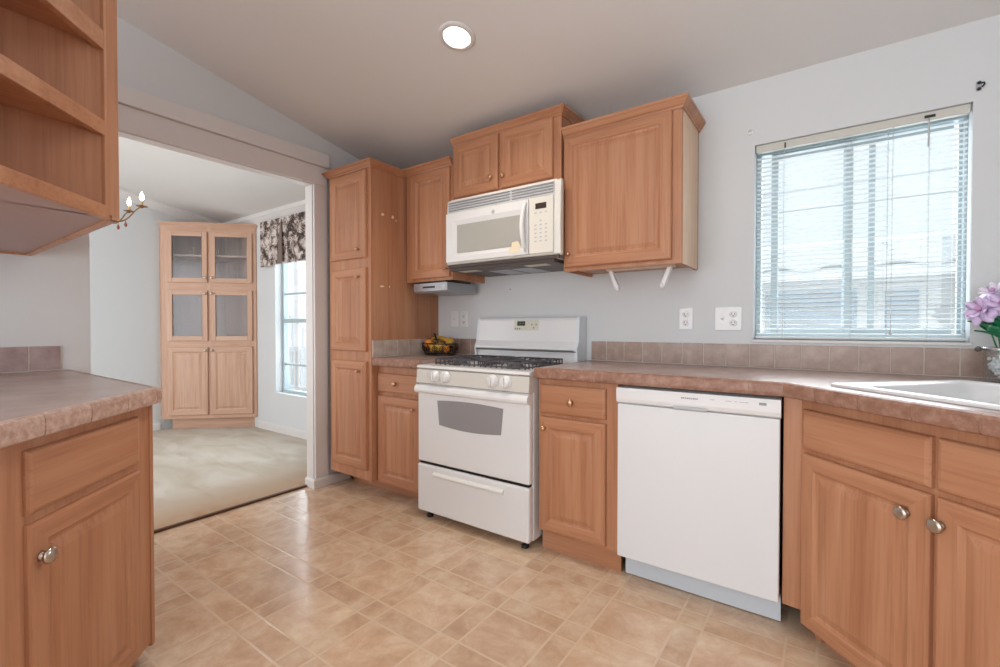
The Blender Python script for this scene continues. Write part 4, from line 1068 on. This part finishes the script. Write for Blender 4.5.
# ------------------------------------------------------------------ corner china cabinet in the dining room
def china():
    c = 7.603; q = math.sqrt(.5)
    s0, s1 = -2.705, -1.782; sm = (s0 + s1) / 2
    org = ((math.sqrt(2) * sm - c) / 2, (math.sqrt(2) * sm + c) / 2, .014)
    t = thing('china_cabinet', 'pale oak corner china cabinet with glass upper doors in the dining room', 'cabinet', org, R(45))
    def L(x, y):
        dx, dy = x - org[0], y - org[1]; return (q * dx + q * dy, -q * dx + q * dy)
    W2 = (s1 - s0) / 2
    zz = lambda z: 1.11 + (z - 1.11) * .981 - .014
    pl = L(XF + .002, (math.sqrt(2) * s0 + c) / 2); pr_y = (math.sqrt(2) * s1 + c) / 2
    poly = [(-W2, 0), (W2, 0), L((math.sqrt(2) * s1 - c) / 2, YW - .002), L(XF + .002, YW - .002), pl]
    ztop = zz(2.205)
    b = MB(); n = len(poly)
    b.prism(poly, zz(.11), zz(.13)); b.prism(poly, ztop - .02, ztop)
    inner = [(x * .985, .020 + (y if y > 0 else 0) * .96) for x, y in poly]
    for z in (.905, 1.535): b.prism(inner, zz(z) - .010, zz(z) + .010)
    for i in range(1, n):
        p, r = Vector(poly[i]), Vector(poly[(i + 1) % n]); d = (r - p)
        if d.length < .01: continue
        d.normalize(); nn = Vector((-d.y, d.x)) * .012
        b.prism([p, r, r + nn, p + nn], zz(.13), ztop - .02)
    b.build('body', 'pale_oak', t, True)
    # face frame
    f = MB(); R_ = lambda x0, x1, z0, z1, mi=0: f.box(x0, x1, -.002, .019, z0, z1, mi, .001)
    dl0, dl1, dr0, dr1 = (-2.652 - sm), (-2.262 - sm), (-2.232 - sm), (-1.818 - sm)
    R_(-W2, dl0 + .014, zz(.11), ztop); R_(dr1 - .014, W2, zz(.11), ztop); R_(dl1 - .014, dr0 + .014, zz(.11), ztop)
    for z0, z1 in ((.11, .165), (.875, .970), (1.490, 1.600), (2.122, 2.205)):
        for a, b_ in ((dl0 + .014, dl1 - .014), (dr0 + .014, dr1 - .014)): R_(a, b_, zz(z0), zz(z1), 1)
    f.build('face_frame', ['pale_oak', 'pale_oak_h'], t, True)
    MB().box(-W2 + .06, W2 - .02, .055, .070, 0, zz(.11)).build('toe_kick', 'pale_oak_h', t, True)
    MB().sweep([(-W2 - .0, .10), (-W2, -.002), (W2, -.002), (W2, .02)], [(o * .8, h * .8) for o, h in CROWN], z=ztop - .012).build('crown_moulding', 'pale_oak_h', t, True)
    MB().prism(inner, zz(1.872), zz(1.892)).build('shelf', 'pale_oak_h', t, True)
    def gdoor(x0, x1, z0, z1, kx, kz):
        d = MB(); fw = .050; y1, y0 = -.002, -.021
        d.box(x0, x0 + fw, y0, y1, z0, z1, 0, .003).box(x1 - fw, x1, y0, y1, z0, z1, 0, .003).box(x0 + fw, x1 - fw, y0, y1, z0, z0 + fw, 1, .003).box(x0 + fw, x1 - fw, y0, y1, z1 - fw, z1, 1, .003)
        o = d.build('door', ['pale_oak', 'pale_oak_h'], t, True)
        g = MB(); n = 40; xs = [x0 + fw - .004 + (x1 - x0 - 2 * fw + .008) * k / n for k in range(n + 1)]
        g.rings([[(x, -.011 + (.0012 if k % 2 else 0), z0 + fw - .004), (x, -.011 + (.0012 if k % 2 else 0), z1 - fw + .004), (x, -.008, z1 - fw + .004), (x, -.008, z0 + fw - .004)] for k, x in enumerate(xs)])
        g.build('glass_pane', 'reeded', o, True)
        knob_mesh(kx, kz, y0, .015).build('knob', 'knob', o, True)
    for z0, z1, kz in ((1.586, 2.137, 1.640), (.956, 1.505, 1.470)):
        gdoor(dl0, dl1, zz(z0), zz(z1), dl1 - .018, zz(kz)); gdoor(dr0, dr1, zz(z0), zz(z1), dr0 + .018, zz(kz))
    pm = ('pale_oak', 'pale_oak_h')
    door(t, dl0, dl1, zz(.150), zz(.890), -.002, dl1 - .018, zz(.852), 'knob', pm, True, .015)
    door(t, dr0, dr1, zz(.150), zz(.890), -.002, dr0 + .018, zz(.852), 'knob', pm, True, .015)
china()

# ------------------------------------------------------------------ chandelier in the dining room
def chandelier():
    cx, cy = -4.365, 1.052; zc = 1.955
    t = thing('chandelier', 'brass candle chandelier with lit bulbs seen beyond the open shelves', 'chandelier', (cx, cy, zc))
    MB().lathe([(0, -.10), (.008, -.095), (.012, -.085), (.006, -.075), (.010, -.06), (.028, -.04), (.032, -.015), (.020, .01), (.010, .04), (.016, .07), (.024, .10), (.012, .14), (.006, .18), (.006, .22)], (cx, cy, zc), (0, 0, 1), 18).build('stem', 'brass', t)
    MB().tube([(cx, cy, zc + .21), (cx, cy, ZC(cy) - .02)], .005, 8).build('chain', 'brass', t)
    MB().lathe([(.012, -.035), (.05, -.02), (.06, 0), (.058, .02)], (cx, cy, ZC(cy) - .008), (0, 0, 1), 20).build('ceiling_cup', 'brass', t)
    for k in range(6):
        a = R(61 + 60 * k + 0.0); ca, sa = math.cos(a), math.sin(a)
        pts = []
        for j in range(13):
            f = j / 12; r = .020 + .238 * f
            z = zc + .010 - .075 * math.sin(math.pi * min(1, f * 1.15)) + .052 * f ** 3
            pts.append((cx + r * ca, cy + r * sa, z))
        A = MB().tube(pts, [.006 - .002 * j / 12 for j in range(13)], 8)
        e = pts[-1]
        A.lathe([(.004, -.012), (.010, -.004), (.036, .002), (.038, .005), (.012, .004), (.012, .012)], (e[0], e[1], e[2]), (0, 0, 1), 18)
        arm = A.build('arm', 'brass', t)
        MB().lathe([(.009, .010), (.009, .045), (.007, .047)], e, (0, 0, 1), 12).build('candle', plain('ivory_candle', rgb(220, 190, 150), .5), arm)
        MB().lathe([(.006, .047), (.013, .060), (.015, .072), (.011, .088), (.005, .104), (0, .116)], e, (0, 0, 1), 12).build('flame_bulb', 'flame', arm)
        g = pts[7]
        MB().lathe([(0, -.055), (.008, -.046), (.010, -.036), (.005, -.020), (.001, -.006), (.001, 0)], (g[0], g[1], g[2] - .003), (0, 0, 1), 10).build('drop', plain('amber_drop', rgb(150, 74, 48), .2, 0, .8), arm)
chandelier()

# ------------------------------------------------------------------ outside
struct(MB().box(-30, 30, 2.75, 40, -.40, -.30), 'ground_outside', plain('pale_paving', rgb(212, 208, 200), .9))
def neighbour():
    t = thing('neighbouring_house', 'white house with corrugated awning seen through the kitchen window blind', 'house', (0, 7, -.3))
    M_w = plain('white_siding', rgb(240, 242, 242), .7, noise=.01)
    w = MB().box(-3.2, 5.0, 5.62, 9.0, -.3, 4.3); 
    for k in range(23): w.box(-3.2, 5.0, 5.60, 5.62, -.3 + k * .20, -.3 + k * .20 + .19)
    w.build('wall', M_w, t)
    MB().hexa([(-3.4, 5.3, 4.3), (5.2, 5.3, 4.3), (5.2, 9.3, 4.3), (-3.4, 9.3, 4.3), (-3.4, 7.2, 5.4), (5.2, 7.2, 5.4), (5.2, 7.4, 5.4), (-3.4, 7.4, 5.4)]).build('roof', plain('pale_roof', rgb(226, 228, 228), .8), t)
    a = MB(); n = 120; rs = []
    for k in range(n + 1):
        x = -3.0 + 7.6 * k / n; h = .025 * math.sin(k * .95)
        rs.append([(x, 4.9, 1.62 + h), (x, 5.6, 1.86 + h), (x, 5.6, 1.875 + h), (x, 4.9, 1.635 + h)])
    a.rings(rs); a.build('awning', plain('awning_metal', rgb(206, 210, 210), .5), t)
    MB().box(-3.0, 4.6, 4.92, 4.97, 1.52, 1.60).build('awning_beam', M_w, t)
    pale = plain('louvre_pane', rgb(196, 212, 222), .25)
    for x0, x1, z0, z1 in ((-.55, .22, .98, 1.48), (.42, .66, 1.02, 1.46), (1.25, 1.6, .6, 1.5)):
        fr = MB().box(x0 - .05, x1 + .05, 5.57, 5.60, z0 - .05, z0).box(x0 - .05, x1 + .05, 5.57, 5.60, z1, z1 + .05).box(x0 - .05, x0, 5.57, 5.60, z0, z1).box(x1, x1 + .05, 5.57, 5.60, z0, z1).build('window_frame', M_w, t)
        lv = MB(); n = max(3, int((z1 - z0) / .085))
        for k in range(n):
            z = z0 + (z1 - z0) * k / n
            lv.hexa([(x0, 5.56, z + .005), (x1, 5.56, z + .005), (x1, 5.565, z + .005), (x0, 5.565, z + .005), (x0, 5.60, z + .075), (x1, 5.60, z + .075), (x1, 5.604, z + .075), (x0, 5.604, z + .075)])
        lv.box(x0, x1, 5.599, 5.605, z0, z1)
        lv.build('louvres', pale, fr)
    for x in (-.95, .95): MB().box(x - .03, x + .03, 4.93, 4.97, -.3, 1.52).build('awning_post', M_w, t)
neighbour()
def porch():
    t = thing('porch_railing', 'white porch railing with upright balusters outside the dining window', 'railing', (-6.6, 4.2, -.3))
    w = plain('railing_white', rgb(226, 230, 232), .5)
    MB().box(-9.2, -4.4, 4.18, 4.23, .70, .745).build('top_rail', w, t)
    MB().box(-9.2, -4.4, 4.185, 4.225, .10, .14).build('bottom_rail', w, t)
    for k in range(40):
        x = -9.15 + k * .12
        MB().box(x - .012, x + .012, 4.195, 4.219, .14, .70).build('baluster', w, t)
    for x in (-9.2, -6.8, -4.4): MB().box(x - .04, x + .04, 4.165, 4.245, -.3, .80).build('post', w, t)
    s = thing('stair_handrail', 'curving white stair handrail beyond the porch railing outside', 'railing', (-9, 5.6, -.3))
    MB().tube([(-10.2, 5.6, 1.45), (-9.6, 5.6, 1.30), (-9.0, 5.6, 1.0), (-8.2, 5.6, .45), (-7.6, 5.6, .1)], .03, 8).build('handrail', w, s)
    for x, z in ((-10.0, 1.40), (-9.6, 1.29), (-9.2, 1.10), (-8.8, .86), (-8.4, .59), (-8.0, .33)):
        MB().box(x - .014, x + .014, 5.586, 5.614, -.3, z).build('baluster', w, s)
porch()

# ------------------------------------------------------------------ groups of like things
GROUPS = {'wall_cabinet': 'oak wall cabinets', 'base_cabinet': 'oak base cabinets', 'countertop': 'brown tiled countertops', 'backsplash': 'rows of backsplash tile',
          'wall_outlet': 'white wall plates', 'switch_plate': 'white wall plates', 'lemon': 'fruit in the basket', 'orange': 'fruit in the basket', 'apple': 'fruit in the basket', 'banana': 'fruit in the basket'}
for o in list(bpy.data.objects):
    g = GROUPS.get(o.name.split('.')[0])
    if g and o.parent is None and 'label' in o: o['group'] = g
